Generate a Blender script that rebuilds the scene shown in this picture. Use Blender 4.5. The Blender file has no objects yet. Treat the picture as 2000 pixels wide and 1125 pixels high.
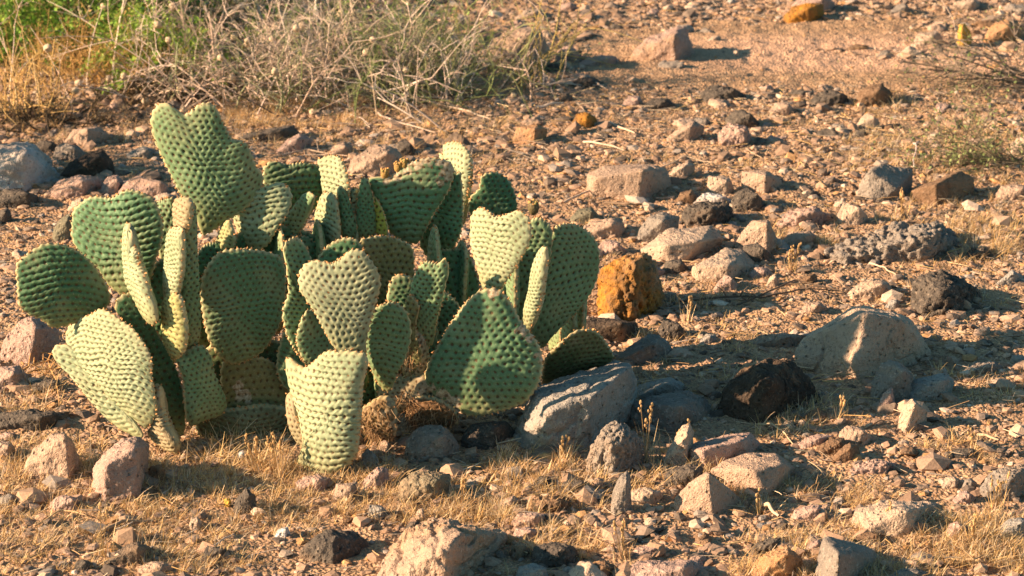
import bpy, bmesh, math, random
import numpy as np
from mathutils import Vector

R_ = math.radians
scn = bpy.context.scene
C = scn.collection

# ------------------------------------------------------------------ camera
CAM_H, PITCH, HFOV = 1.5, R_(15.9), R_(20.0)
cd = bpy.data.cameras.new('camera')
cam = bpy.data.objects.new('camera', cd); C.objects.link(cam)
cam.location = (0, 0, CAM_H)
cam.rotation_euler = (math.pi/2 - PITCH, 0, 0)
cd.sensor_width = 36; cd.angle = HFOV
cd.clip_start = 0.1; cd.clip_end = 2000
cd.dof.use_dof = True; cd.dof.focus_distance = 4.65; cd.dof.aperture_fstop = 13.0
scn.camera = cam

# ------------------------------------------------------------------ light
SUN_EL, SUN_AZ = R_(20.5), R_(12)      # azimuth: measured from -X towards the camera (-Y)
TO_SUN = Vector((-math.cos(SUN_EL)*math.cos(SUN_AZ), -math.cos(SUN_EL)*math.sin(SUN_AZ), math.sin(SUN_EL)))
world = bpy.data.worlds.new('World'); scn.world = world; world.use_nodes = True
wn = world.node_tree; wn.nodes.clear()
wo = wn.nodes.new('ShaderNodeOutputWorld'); wb = wn.nodes.new('ShaderNodeBackground')
sky = wn.nodes.new('ShaderNodeTexSky'); sky.sky_type = 'NISHITA'; sky.sun_disc = False
sky.sun_elevation = SUN_EL
sky.sun_rotation = math.atan2(TO_SUN.x, TO_SUN.y)
wb.inputs['Strength'].default_value = 0.05
tint = wn.nodes.new('ShaderNodeMix'); tint.data_type = 'RGBA'; tint.blend_type = 'MULTIPLY'; tint.inputs[0].default_value = 1
tint.inputs[7].default_value = (.66, 1.0, .93, 1)       # teal tint on the sky light, to colour the shadows
wn.links.new(sky.outputs[0], tint.inputs[6]); wn.links.new(tint.outputs[2], wb.inputs[0]); wn.links.new(wb.outputs[0], wo.inputs[0])
sd = bpy.data.lights.new('sun', 'SUN'); sd.energy = 5.0; sd.angle = R_(0.55); sd.color = (1.0, 0.68, 0.415)
sun = bpy.data.objects.new('sun', sd); C.objects.link(sun)
sun.location = (-6, -2, 4)
sun.rotation_euler = (-TO_SUN).to_track_quat('-Z', 'Y').to_euler()
scn.view_settings.view_transform = 'Standard'
try: scn.view_settings.look = 'None'
except Exception: pass
scn.view_settings.exposure = 1.5
scn.view_settings.gamma = 1.0

# ------------------------------------------------------------------ pixel -> world (full-size photo pixels, 2000 x 1125)
FPX = 1000/math.tan(HFOV/2)
def ray(px, py):
    x = (px-1000)/FPX; y = -(py-562.5)/FPX
    cp, sp = math.cos(PITCH), math.sin(PITCH)
    return np.array([x, cp + y*sp, -sp + y*cp])
def at(px, py, Y):                       # the point seen at a pixel at world distance Y
    r = ray(px, py); return np.array([0, 0, CAM_H]) + r*(Y/r[1])
def gY(py):                              # ground distance of a picture row
    r = ray(1000, py); return r[1]*(CAM_H/-r[2])
def gp(px, py): return at(px, py, gY(py))

# ------------------------------------------------------------------ noise
_rs = np.random.RandomState(7)
_perm = np.concatenate([_rs.permutation(256)]*3)
_g = _rs.normal(size=(256, 3)); _g /= np.linalg.norm(_g, axis=1)[:, None]
def perlin(p, seed=0):
    p = np.asarray(p, float) + seed*17.31
    i = np.floor(p).astype(int); f = p-i; i &= 255
    u = f*f*f*(f*(f*6-15)+10)
    out = 0
    for dx in (0, 1):
        for dy in (0, 1):
            for dz in (0, 1):
                h = _perm[_perm[_perm[(i[:, 0]+dx) & 255]+((i[:, 1]+dy) & 255)]+((i[:, 2]+dz) & 255)]
                g = _g[h]
                d = g[:, 0]*(f[:, 0]-dx)+g[:, 1]*(f[:, 1]-dy)+g[:, 2]*(f[:, 2]-dz)
                w = (u[:, 0] if dx else 1-u[:, 0])*(u[:, 1] if dy else 1-u[:, 1])*(u[:, 2] if dz else 1-u[:, 2])
                out = out + w*d
    return out*1.6
def fbm(p, oct=4, seed=0, gain=.5):
    s = 0; a = 1
    for k in range(oct):
        s = s + a*perlin(p*2**k, seed+k); a *= gain
    return s
def ridged(p, oct=3, seed=0):
    s = 0; a = 1
    for k in range(oct):
        s = s + a*(1-np.abs(perlin(p*2**k, seed+k))*2); a *= .5
    return s

# ------------------------------------------------------------------ mesh helpers
def make_mesh(name, V, F, cols=None, attrs=None, smooth=True):
    """V (n,3); F list of int arrays (m,3) / (m,4)"""
    V = np.asarray(V, np.float32)
    F = [np.asarray(f, np.int32) for f in F if len(f)]
    me = bpy.data.meshes.new(name)
    me.vertices.add(len(V)); me.vertices.foreach_set('co', V.ravel())
    nl = sum(f.size for f in F); npoly = sum(len(f) for f in F)
    me.loops.add(nl); me.polygons.add(npoly)
    me.loops.foreach_set('vertex_index', np.concatenate([f.ravel() for f in F]))
    tot = np.concatenate([np.full(len(f), f.shape[1], np.int32) for f in F])
    start = np.concatenate([[0], np.cumsum(tot)[:-1]]).astype(np.int32)
    me.polygons.foreach_set('loop_start', start)
    me.polygons.foreach_set('loop_total', tot)
    me.polygons.foreach_set('use_smooth', np.full(npoly, smooth, bool))
    me.update(calc_edges=True)
    if cols is not None:
        a = me.color_attributes.new('Col', 'FLOAT_COLOR', 'POINT')
        cc = np.ones((len(V), 4), np.float32); cc[:, :3] = cols
        a.data.foreach_set('color', cc.ravel())
    for k, v in (attrs or {}).items():
        a = me.attributes.new(k, 'FLOAT', 'POINT'); a.data.foreach_set('value', np.asarray(v, np.float32))
    return me
def link(name, me, mat=None, parent=None, loc=None):
    o = bpy.data.objects.new(name, me); C.objects.link(o)
    if mat is not None and me is not None and len(me.materials) == 0: me.materials.append(mat)
    if parent is not None: o.parent = parent
    if loc is not None: o.location = [float(c) for c in loc]
    return o
def tag(o, label=None, cat=None, group=None, kind=None):
    if label: o['label'] = label
    if cat: o['category'] = cat
    if group: o['group'] = group
    if kind: o['kind'] = kind
    return o
def empty(name, loc):
    o = bpy.data.objects.new(name, None); C.objects.link(o); o.location = [float(c) for c in loc]
    o.empty_display_size = .05
    return o

_ico = {}
def ico(level):
    if level in _ico: return _ico[level]
    if level == 0:
        t = (1+5**.5)/2
        V = np.array([(-1,t,0),(1,t,0),(-1,-t,0),(1,-t,0),(0,-1,t),(0,1,t),(0,-1,-t),(0,1,-t),(t,0,-1),(t,0,1),(-t,0,-1),(-t,0,1)], float)
        V /= np.linalg.norm(V, axis=1)[:, None]
        F = np.array([(0,11,5),(0,5,1),(0,1,7),(0,7,10),(0,10,11),(1,5,9),(5,11,4),(11,10,2),(10,7,6),(7,1,8),(3,9,4),(3,4,2),(3,2,6),(3,6,8),(3,8,9),(4,9,5),(2,4,11),(6,2,10),(8,6,7),(9,8,1)])
    else:
        V0, F0 = ico(level-1)
        E = np.concatenate([F0[:, [0, 1]], F0[:, [1, 2]], F0[:, [2, 0]]]); E = np.sort(E, axis=1)
        U, inv = np.unique(E, axis=0, return_inverse=True); inv = inv.ravel()
        M = V0[U[:, 0]]+V0[U[:, 1]]; M /= np.linalg.norm(M, axis=1)[:, None]
        V = np.concatenate([V0, M]); n = len(F0); o = len(V0)
        a, b, c = inv[:n]+o, inv[n:2*n]+o, inv[2*n:]+o
        F = np.concatenate([np.stack([F0[:, 0], a, c], 1), np.stack([F0[:, 1], b, a], 1), np.stack([F0[:, 2], c, b], 1), np.stack([a, b, c], 1)])
    _ico[level] = (V, F); return V, F

class Tubes:
    """collects thin tubes and leaf faces; numpy batches"""
    def __init__(s): s.V = []; s.F3 = []; s.F4 = []; s.C = []; s.n = 0
    def add(s, V, F, col):
        V = np.asarray(V, float); F = np.asarray(F, int)
        s.V.append(V); s.C.append(np.tile(np.asarray(col, float), (len(V), 1)) if np.ndim(col) == 1 else col)
        (s.F3 if F.shape[1] == 3 else s.F4).append(F+s.n); s.n += len(V)
    def tube(s, P, r0, r1, col, sides=4):
        P = np.asarray(P, float); n = len(P)
        T = np.gradient(P, axis=0); T /= np.linalg.norm(T, axis=1)[:, None]+1e-9
        ref = np.array([0.31, 0.2, 0.93]) if abs(T[0, 2]) < .8 else np.array([1, 0.1, 0])
        A = np.cross(T, ref); A /= np.linalg.norm(A, axis=1)[:, None]+1e-9
        B = np.cross(T, A)
        rr = np.linspace(r0, r1, n)
        an = np.arange(sides)*2*math.pi/sides
        V = P[:, None]+rr[:, None, None]*(np.cos(an)[None, :, None]*A[:, None]+np.sin(an)[None, :, None]*B[:, None])
        V = V.reshape(-1, 3)
        i = np.arange(n-1)[:, None]*sides; j = np.arange(sides)[None]; k = (j+1) % sides
        F = np.stack([i+j, i+k, i+k+sides, i+j+sides], -1).reshape(-1, 4)
        s.add(V, F, col)
    def blade(s, P, w, side, col):
        """flat tapering blade along P"""
        P = np.asarray(P, float); n = len(P)
        ww = w*np.linspace(1, .15, n)[:, None]*.5
        V = np.empty((2*n, 3)); V[0::2] = P-side*ww; V[1::2] = P+side*ww
        i = np.arange(n-1)*2
        s.add(V, np.stack([i, i+1, i+3, i+2], 1), col)
    def mesh(s, name, smooth=True):
        return make_mesh(name, np.concatenate(s.V), [np.concatenate(s.F3) if s.F3 else [], np.concatenate(s.F4) if s.F4 else []], np.concatenate(s.C), smooth=smooth)

# ------------------------------------------------------------------ materials
def new_mat(name):
    m = bpy.data.materials.new(name); m.use_nodes = True; nt = m.node_tree; nt.nodes.clear()
    out = nt.nodes.new('ShaderNodeOutputMaterial'); b = nt.nodes.new('ShaderNodeBsdfPrincipled')
    nt.links.new(b.outputs[0], out.inputs[0]); return m, nt, b
def N(nt, t, **kw):
    n = nt.nodes.new(t)
    for k, v in kw.items():
        if k.startswith('i_'):
            key = k[2:]; key = int(key) if key.isdigit() else key.replace('_', ' ')
            n.inputs[key].default_value = v
        else: setattr(n, k, v)
    return n
def mix(nt, fac, a, b, mode='MIX'):
    m = nt.nodes.new('ShaderNodeMix'); m.data_type = 'RGBA'; m.blend_type = mode
    for sock, v in ((m.inputs[0], fac), (m.inputs[6], a), (m.inputs[7], b)):
        if isinstance(v, (int, float)): sock.default_value = v
        elif isinstance(v, (tuple, list)): sock.default_value = (*v[:3], 1)
        else: nt.links.new(v, sock)
    return m.outputs[2]
def ramp(nt, src, p0, p1, c0=(0, 0, 0), c1=(1, 1, 1)):
    r = nt.nodes.new('ShaderNodeValToRGB'); r.color_ramp.elements[0].position = p0; r.color_ramp.elements[1].position = p1
    r.color_ramp.elements[0].color = (*c0, 1); r.color_ramp.elements[1].color = (*c1, 1)
    nt.links.new(src, r.inputs[0]); return r.outputs[0]
def objcoord(nt):
    tc = nt.nodes.new('ShaderNodeTexCoord'); oi = nt.nodes.new('ShaderNodeObjectInfo')
    mu = nt.nodes.new('ShaderNodeVectorMath'); mu.operation = 'SCALE'; mu.inputs[0].default_value = (31, 17, 23)
    nt.links.new(oi.outputs['Random'], mu.inputs['Scale'])
    ad = nt.nodes.new('ShaderNodeVectorMath'); ad.operation = 'ADD'
    nt.links.new(tc.outputs['Object'], ad.inputs[0]); nt.links.new(mu.outputs[0], ad.inputs[1])
    return ad.outputs[0]
def noise(nt, co, scale, detail=5, rough=.6):
    n = nt.nodes.new('ShaderNodeTexNoise'); n.inputs['Scale'].default_value = scale
    n.inputs['Detail'].default_value = detail; n.inputs['Roughness'].default_value = rough
    nt.links.new(co, n.inputs['Vector']); return n.outputs['Fac']

ROCK_COL = {  # main, second tone, speckle tone, speckle amount
 'tan':   ((.43,.31,.24), (.33,.24,.19), (.54,.42,.34)),
 'pink':  ((.43,.30,.255), (.32,.23,.205), (.56,.44,.39)),
 'pale':  ((.50,.385,.30), (.40,.305,.245), (.26,.20,.17)),
 'white': ((.58,.56,.56), (.42,.41,.42), (.33,.30,.30)),
 'grey':  ((.28,.24,.21), (.20,.175,.16), (.42,.37,.33)),
 'bluish':((.34,.32,.30), (.24,.225,.215), (.42,.39,.36)),
 'dark':  ((.125,.105,.09), (.07,.062,.058), (.26,.21,.17)),
 'black': ((.10,.073,.056), (.04,.032,.028), (.17,.13,.10)),
 'brown': ((.24,.15,.095), (.14,.09,.06), (.34,.24,.17)),
 'orange':((.46,.21,.035), (.17,.10,.05), (.17,.11,.07)),
 'rust':  ((.46,.25,.12), (.32,.20,.13), (.50,.36,.24)),
 'yellow':((.64,.38,.08), (.48,.28,.06), (.60,.48,.22)),
 'olive': ((.22,.20,.145), (.15,.14,.105), (.32,.29,.22)),
}
_rm = {}
def rock_mat(key):
    if key in _rm: return _rm[key]
    c0, c1, c2 = ROCK_COL[key]
    m, nt, b = new_mat('rock_'+key)
    co = objcoord(nt)
    n1 = noise(nt, co, 14, 6, .65); n2 = noise(nt, co, 150, 3, .6); n3 = noise(nt, co, 420, 2, .5); n4 = noise(nt, co, 5, 4, .6)
    a = mix(nt, ramp(nt, n1, .38, .66), c0, c1)
    soil = (.36,.235,.15)
    a = mix(nt, ramp(nt, n4, .56, .74), a, soil)
    a = mix(nt, ramp(nt, n2, .56, .72), a, c2)
    dk = tuple(x*.42 for x in c1)
    a = mix(nt, ramp(nt, n3, .62, .72), a, dk)
    vo = nt.nodes.new('ShaderNodeTexVoronoi'); vo.inputs['Scale'].default_value = 75; nt.links.new(co, vo.inputs['Vector'])
    a = mix(nt, ramp(nt, vo.outputs['Distance'], .06, .14, (1,1,1), (0,0,0)), a, dk)
    nt.links.new(a, b.inputs['Base Color']); b.inputs['Roughness'].default_value = .93
    b.inputs['Specular IOR Level'].default_value = .2
    bp = nt.nodes.new('ShaderNodeBump'); bp.inputs['Strength'].default_value = .85; bp.inputs['Distance'].default_value = .0065
    su = nt.nodes.new('ShaderNodeMath'); su.operation = 'ADD'
    mu = nt.nodes.new('ShaderNodeMath'); mu.operation = 'MULTIPLY'; mu.inputs[1].default_value = .45
    nt.links.new(n3, mu.inputs[0]); nt.links.new(mu.outputs[0], su.inputs[0])
    ms = nt.nodes.new('ShaderNodeMath'); ms.operation = 'ADD'; nt.links.new(n2, ms.inputs[0]); nt.links.new(ramp(nt, vo.outputs['Distance'], .04, .25), ms.inputs[1]); nt.links.new(ms.outputs[0], su.inputs[1])
    nt.links.new(su.outputs[0], bp.inputs['Height']); nt.links.new(bp.outputs[0], b.inputs['Normal'])
    _rm[key] = m; return m

def col_mat(name, rough=.85, bump=0, sss=0, trans=0):
    m, nt, b = new_mat(name)
    at_ = nt.nodes.new('ShaderNodeVertexColor'); at_.layer_name = 'Col'
    tc = nt.nodes.new('ShaderNodeTexCoord')
    n1 = noise(nt, tc.outputs['Object'], 260, 3)
    a = mix(nt, .55, at_.outputs[0], ramp(nt, n1, .3, .7, (.55,.55,.55), (1.35,1.35,1.35)), 'MULTIPLY')
    nt.links.new(a, b.inputs['Base Color']); b.inputs['Roughness'].default_value = rough
    b.inputs['Specular IOR Level'].default_value = .25
    if bump:
        bp = nt.nodes.new('ShaderNodeBump'); bp.inputs['Strength'].default_value = bump; bp.inputs['Distance'].default_value = .002
        nt.links.new(n1, bp.inputs['Height']); nt.links.new(bp.outputs[0], b.inputs['Normal'])
    if trans:
        tr = nt.nodes.new('ShaderNodeBsdfTranslucent'); nt.links.new(a, tr.inputs[0])
        mx = nt.nodes.new('ShaderNodeMixShader'); mx.inputs[0].default_value = trans
        out = [n for n in nt.nodes if n.type == 'OUTPUT_MATERIAL'][0]
        nt.links.new(b.outputs[0], mx.inputs[1]); nt.links.new(tr.outputs[0], mx.inputs[2]); nt.links.new(mx.outputs[0], out.inputs[0])
    return m
M_gravel = col_mat('gravel_stone', .95, .5)
M_straw = col_mat('dry_straw', .8, 0, trans=.25)
M_wood = col_mat('dry_wood', .9, .4)
M_leaf = col_mat('green_leaf', .6, 0, trans=.3)

# ------------------------------------------------------------------ ground: one sheet to the horizon
def ground_h(x, y):
    p = np.stack([x, y, np.zeros_like(x)], 1)
    near = np.clip((14-np.hypot(x, y-6))/6, 0, 1)
    h = .006*fbm(p*2.2, 3, 3)+near*(.0055*fbm(p*16, 3, 9)+.0028*fbm(p*75, 2, 5))
    far = np.clip((y-9.5)/30, 0, 1)
    return h+far*1.2*np.clip((y-9.5)/60, 0, 3)+far*.5*fbm(p*.05, 2, 4)
def axis(c, half, step, far):
    a = np.arange(-half, half+1e-6, step); g = []; s = step; v = half
    while v < far: s *= 1.18; v += s; g.append(v)
    g = np.array(g); return np.concatenate([c-g[::-1], c+a, c+g])
xs = axis(0, 1.75, .0065, 700); ys = axis(6.1, 2.9, .0085, 700)
GX, GYm = np.meshgrid(xs, ys); gx, gy = GX.ravel(), GYm.ravel()
def sand_mask(x, y):
    w = .18*perlin(np.stack([x*1.3, y*1.3, x*0], 1), 12)
    yy = y+w-.16*x
    return np.clip((yy-7.0)/.15, 0, 1)*np.clip((7.75-yy)/.2, 0, 1)*np.clip((x-.25+w)/.35, 0, 1)*.95+.5*np.clip((yy-7.9)/.3, 0, 1)*np.clip((x-.1)/.4, 0, 1)
gz = np.concatenate([ground_h(gx[i:i+200000], gy[i:i+200000]) for i in range(0, len(gx), 200000)])
nx, ny = len(xs), len(ys)
ii = (np.arange(ny-1)[:, None]*nx+np.arange(nx-1)[None]).ravel()
gm = make_mesh('ground', np.stack([gx, gy, gz], 1), [np.stack([ii, ii+1, ii+nx+1, ii+nx], 1)], None, {'sand': sand_mask(gx, gy)})
m, nt, b = new_mat('desert_soil')
tc = nt.nodes.new('ShaderNodeTexCoord'); co = tc.outputs['Object']
n1 = noise(nt, co, 3.2, 5); n2 = noise(nt, co, 40, 5, .7); n3 = noise(nt, co, 300, 3); n4 = noise(nt, co, 1.3, 3)
vo = nt.nodes.new('ShaderNodeTexVoronoi'); vo.inputs['Scale'].default_value = 160; nt.links.new(co, vo.inputs['Vector'])
a = mix(nt, ramp(nt, n1, .35, .65), (.50,.32,.205), (.36,.23,.15))
a = mix(nt, ramp(nt, n2, .4, .62), a, (.60,.41,.26))
a = mix(nt, ramp(nt, n3, .52, .68), a, (.16,.105,.075))
a = mix(nt, .5, a, ramp(nt, vo.outputs['Distance'], .1, .7, (1.25,1.2,1.15), (.6,.6,.6)), 'MULTIPLY')
sep = nt.nodes.new('ShaderNodeSeparateXYZ'); nt.links.new(co, sep.inputs[0])
sa = nt.nodes.new('ShaderNodeAttribute'); sa.attribute_name = 'sand'
a = mix(nt, sa.outputs['Fac'], a, mix(nt, ramp(nt, n3, .4, .6), (.66,.43,.31), (.52,.33,.225)))
nt.links.new(a, b.inputs['Base Color']); b.inputs['Roughness'].default_value = .97; b.inputs['Specular IOR Level'].default_value = .15
bp = nt.nodes.new('ShaderNodeBump'); bp.inputs['Strength'].default_value = .9; bp.inputs['Distance'].default_value = .006
nt.links.new(vo.outputs['Distance'], bp.inputs['Height'])
bp2 = nt.nodes.new('ShaderNodeBump'); bp2.inputs['Strength'].default_value = .8; bp2.inputs['Distance'].default_value = .003
nt.links.new(n3, bp2.inputs['Height']); nt.links.new(bp.outputs[0], bp2.inputs['Normal']); nt.links.new(bp2.outputs[0], b.inputs['Normal'])
ground = tag(link('ground', gm, m), kind='structure')
def hz(x, y): return float(ground_h(np.array([float(x)]), np.array([float(y)]))[0])

# ------------------------------------------------------------------ rocks: half-space solids with noise, one object each
def hull_planes(P):
    bm = bmesh.new()
    for p in P: bm.verts.new(p)
    bmesh.ops.convex_hull(bm, input=bm.verts)
    bm.normal_update(); pl = []
    c = P.mean(0)
    for f in bm.faces:
        if f.calc_area() < 1e-5: continue
        n = np.array(f.normal); d = float(np.dot(n, np.array(f.verts[0].co)))
        if np.dot(n, c) > d: n = -n; d = -d
        pl.append((*n, d))
    bm.free()
    return np.array(pl)
def solid_from(P, level, rough, seed, sharp=80, strata=0):
    """P (n,3) world points -> displaced mesh verts (world) + faces"""
    lo, hi = P.min(0), P.max(0); s = (hi-lo)/2+1e-6; c = (hi+lo)/2
    Q = (P-c)/s
    pl = hull_planes(Q)
    cc = Q.mean(0); d = pl[:, 3]-pl[:, :3]@cc
    D, F = ico(level)
    out = np.empty(len(D))
    for i in range(0, len(D), 8192):
        g = np.clip(D[i:i+8192]@(pl[:, :3]/np.maximum(d, .06)[:, None]).T, 1e-4, None)
        mx = g.max(1)
        out[i:i+8192] = 1/(mx*((g/mx[:, None])**sharp).sum(1)**(1/sharp))
    W = (cc+D*out[:, None])*s+c
    size = float(np.cbrt(np.prod(s)))*2
    nd = D/s; nd /= np.linalg.norm(nd, axis=1)[:, None]
    q = W/size
    a = fbm(q*2.2, 3, seed)*.028+(ridged(q*3.3, 3, seed+11)-1)*.022+fbm(q*13, 4, seed+5, .6)*.016
    if rough > 1.5: a = a+np.minimum(fbm(q*13, 3, seed+8), .1)*.03*rough
    if strata:
        t = q[:, 2]*1.3+q[:, 0]*.5+.2*fbm(q*1.5, 2, seed+2)
        a = a-strata*.05*np.exp(-((t*5) % 1-.5)**2/.012)
    if level >= 5:
        m_ = np.clip(perlin(q*1.3, seed+4)*3+.6, 0, 1)
        a = a-.035*m_*np.exp(-(perlin(q*1.9+.12*fbm(q*6, 2, seed)[:, None], seed+6)/.035)**2)/min(rough, 1.6)
    W = W+nd*(a*size*min(rough, 1.6)*.8)[:, None]+nd*(perlin(W*180, seed)*.0012)[:, None]
    return W, F
ROCK_GROUP = 'rocks scattered over the desert ground'
def mean_scale(Y): return math.hypot(Y, CAM_H)/FPX
n_rock = 0
def rock(label, outline, col, ridge=None, depth=None, foot=None, rough=1.0, sharp=80, strata=0, sink=.012, name='rock', cat='rock', group=ROCK_GROUP):
    global n_rock; n_rock += 1
    seed = n_rock*3+1
    if sharp >= 90 and rough == 1.0: rough = .62
    O = np.array(outline, float)
    x0, x1, y0, y1 = O[:, 0].min(), O[:, 0].max(), O[:, 1].min(), O[:, 1].max()
    E = y1-y0; Y0 = gY(foot or y1-.04*E); mpp = mean_scale(Y0)
    W = (x1-x0)*mpp; D = depth or min(.75*W, 1.9*E*mpp)
    D = max(D, .35*W if depth is None else D)
    pts = []
    for x, y in O:
        t = (y1-y)/E
        xr = (x-x0)/(x1-x0)
        p = at(x, y, Y0+D*(.06+.35*t+.55*max(0, xr-.1))); pts.append(p)
        xb = (x0+x1)/2+(x-(x0+x1)/2)*.78
        q = at(xb, y+.12*E, Y0+D); q[2] = min(q[2], p[2]*.7)
        pts.append(q)
        if t < .5: pts.append(p*np.array([1, 1, 0])+np.array([0, 0, -.03-sink]))
        pts.append(np.array([q[0], q[1]-.05*D, -.02-sink]))
    if ridge is None:
        rx = .58+.2*((seed*7919 % 13)/13)
        ridge = [(x0+(rx+.04)*(x1-x0), y0+.26*E, .06), (x0+rx*(x1-x0), y1-.02*E, .06), (x0+.12*(x1-x0), y1-.2*E, .0)]
    for x, y, k in ridge:
        k = k-.10 if (y1-y)/E < .4 else k-.20
        p = at(x, y, Y0+k*D); pts.append(p)
        if (y1-y)/E < .3: pts.append(p*np.array([1, 1, 0])+np.array([0, 0, -.02]))
    pts = np.array(pts); pts[:, 2] -= sink*.15
    big = max(x1-x0, E)
    level = 6 if big > 190 else 5 if big > 55 else 4
    V, F = solid_from(pts, level, rough, seed, sharp, strata)
    o = np.array([(V[:, 0].min()+V[:, 0].max())/2, (V[:, 1].min()+V[:, 1].max())/2, 0])
    ob = link(name, make_mesh(name, V-o, [F]), rock_mat(col), None, o)
    return tag(ob, label, cat, group)

RK = rock
# shade of the cactus and right of it
RK('long grey slab leaning beside the cactus base in its shade', [(1000,884),(998,850),(1020,810),(1048,757),(1100,738),(1199,703),(1233,709),(1242,762),(1238,800),(1205,818),(1134,878),(1060,886)], 'bluish',
   [(1160,768,-.10),(1228,716,.45),(1068,802,-.14),(1064,862,-.2),(1140,874,-.16),(1046,760,.3)], depth=.20, foot=862)
RK('dark slab with white specks right of the long grey slab', [(1205,820),(1216,790),(1256,776),(1324,762),(1350,762),(1378,773),(1398,805),(1404,838),(1340,855),(1240,852)], 'grey', [(1330,790,-.05),(1300,845,-.15)], foot=832)
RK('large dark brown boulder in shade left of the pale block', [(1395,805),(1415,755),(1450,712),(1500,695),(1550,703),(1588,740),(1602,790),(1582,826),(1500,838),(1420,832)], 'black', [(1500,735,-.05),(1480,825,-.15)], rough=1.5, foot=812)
RK('big pale sunlit block with one shaded face right of the cactus', [(1551,687),(1560,660),(1614,634),(1659,600),(1672,597),(1756,606),(1786,624),(1800,648),(1825,694),(1816,711),(1784,722),(1700,724),(1672,735),(1631,724),(1580,724),(1554,704)], 'pale',
   [(1688,610,.12),(1674,700,-.14),(1672,733,-.14),(1760,622,.28)], depth=.17, sharp=120)
RK('grey peaked rock leaning against the pale block', [(1699,770),(1702,745),(1719,710),(1736,698),(1762,708),(1790,736),(1792,775),(1740,790)], 'grey')
RK('grey bluish low rock right of the peaked grey rock', [(1765,780),(1770,745),(1800,735),(1847,725),(1864,739),(1857,772),(1815,784)], 'bluish')
RK('small sunlit reddish stone at the foot of the grey peaked rock', [(1716,782),(1728,762),(1742,753),(1748,780),(1750,804),(1730,808)], 'pink')
RK('narrow pale shard standing with its bright side to the left', [(1752,835),(1756,810),(1764,790),(1782,775),(1792,784),(1812,800),(1806,822),(1775,838),(1758,842)], 'pale', [(1788,786,-.05),(1770,834,-.2)])
RK('orange lichen covered rock right of the cactus', [(1168,582),(1171,524),(1191,506),(1221,496),(1263,493),(1275,508),(1278,532),(1293,548),(1293,580),(1281,611),(1245,622),(1178,616)], 'orange',
   [(1246,505,.1),(1240,600,-.12),(1190,600,-.1)], rough=2.1, depth=.13)
RK('black flat slab lying below the orange rock', [(1100,642),(1114,626),(1159,617),(1199,620),(1245,628),(1250,645),(1182,664),(1130,655)], 'black', sharp=90)
RK('rounded grey rock in shade above the long grey slab', [(1205,696),(1225,676),(1242,666),(1264,652),(1287,652),(1307,665),(1316,688),(1299,704),(1250,710)], 'grey')
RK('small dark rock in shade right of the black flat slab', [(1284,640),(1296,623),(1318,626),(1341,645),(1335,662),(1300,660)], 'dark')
RK('low grey rock between two shaded slabs', [(1235,762),(1250,748),(1284,739),(1313,735),(1341,748),(1345,768),(1290,780)], 'bluish')
RK('rough pitted brownish grey rock in front of the speckled dark slab', [(1146,892),(1156,864),(1173,843),(1185,823),(1202,816),(1216,828),(1237,838),(1257,855),(1256,890),(1231,916),(1190,934),(1166,922)], 'grey', [(1190,860,0),(1222,850,.1),(1195,925,-.15)], rough=2.2)
RK('tan triangular rock with pointed top in front right', [(1315,998),(1316,970),(1347,939),(1381,918),(1404,936),(1433,962),(1458,980),(1436,996),(1370,1006)], 'tan', [(1384,922,.1),(1392,1000,-.15)], sharp=90)
RK('flat topped pale pink block above the tan triangular rock', [(1331,880),(1336,870),(1375,858),(1433,843),(1468,843),(1486,861),(1480,886),(1439,890),(1404,900),(1375,914),(1338,903)], 'pink', [(1372,876,-.05),(1448,858,.2),(1375,908,-.15)], depth=.11, sharp=120)
RK('flat topped tan block right of the tan triangular rock', [(1385,915),(1413,897),(1462,884),(1515,882),(1534,895),(1553,912),(1540,938),(1515,962),(1470,956),(1430,945)], 'tan', [(1470,915,.0),(1530,905,.2),(1500,958,-.12)], depth=.13, sharp=120)
RK('upright grey shard standing in the dry grass', [(1194,990),(1194,965),(1202,944),(1211,927),(1225,916),(1231,926),(1229,962),(1235,999),(1214,1010)], 'grey', sharp=120, depth=.03)
RK('slanting pale shard behind the pale pink block', [(1288,916),(1306,872),(1332,829),(1347,823),(1356,842),(1340,880),(1312,912)], 'pale', sharp=120, depth=.04)
RK('low white and grey stone right of the upright shard', [(1228,958),(1260,949),(1297,959),(1296,974),(1262,984),(1238,984)], 'pale')
RK('dark mauve rock left of the flat topped tan block', [(1292,940),(1306,915),(1347,904),(1375,912),(1372,930),(1320,955)], 'dark', rough=1.4)
# bottom centre
RK('big rounded tan boulder with cracks at the bottom edge', [(730,1135),(743,1095),(766,1066),(809,1020),(835,1008),(873,1011),(916,1022),(968,1031),(991,1043),(988,1057),(962,1095),(930,1150),(830,1165),(750,1160)], 'tan',
   [(905,1040,.15),(880,1060,-.02),(860,1150,-.1),(790,1120,-.05)], depth=.22, foot=1150, strata=.7, rough=1.25)
RK('dark low rock left of the big tan boulder', [(584,1074),(607,1048),(639,1031),(685,1034),(722,1051),(723,1078),(706,1096),(640,1100),(601,1088)], 'dark', [(650,1050,.25),(650,1095,-.1)], rough=1.5)
RK('flat lavender grey chip standing in front of the cactus', [(717,1005),(722,983),(746,985),(761,1003),(748,1009)], 'bluish', sharp=120, depth=.02)
RK('tan wedge stone below the tall front pad', [(649,973),(656,942),(699,939),(696,953),(673,977)], 'tan', sharp=90)
RK('small rounded pink rock right of the tan wedge', [(708,952),(711,933),(737,910),(757,913),(759,935),(748,954)], 'pink', rough=1.6)
RK('grey green rock with sunlit left side in the dry grass', [(774,960),(780,936),(806,921),(850,918),(878,924),(882,944),(858,963),(832,980),(789,975)], 'olive', rough=1.4)
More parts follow.
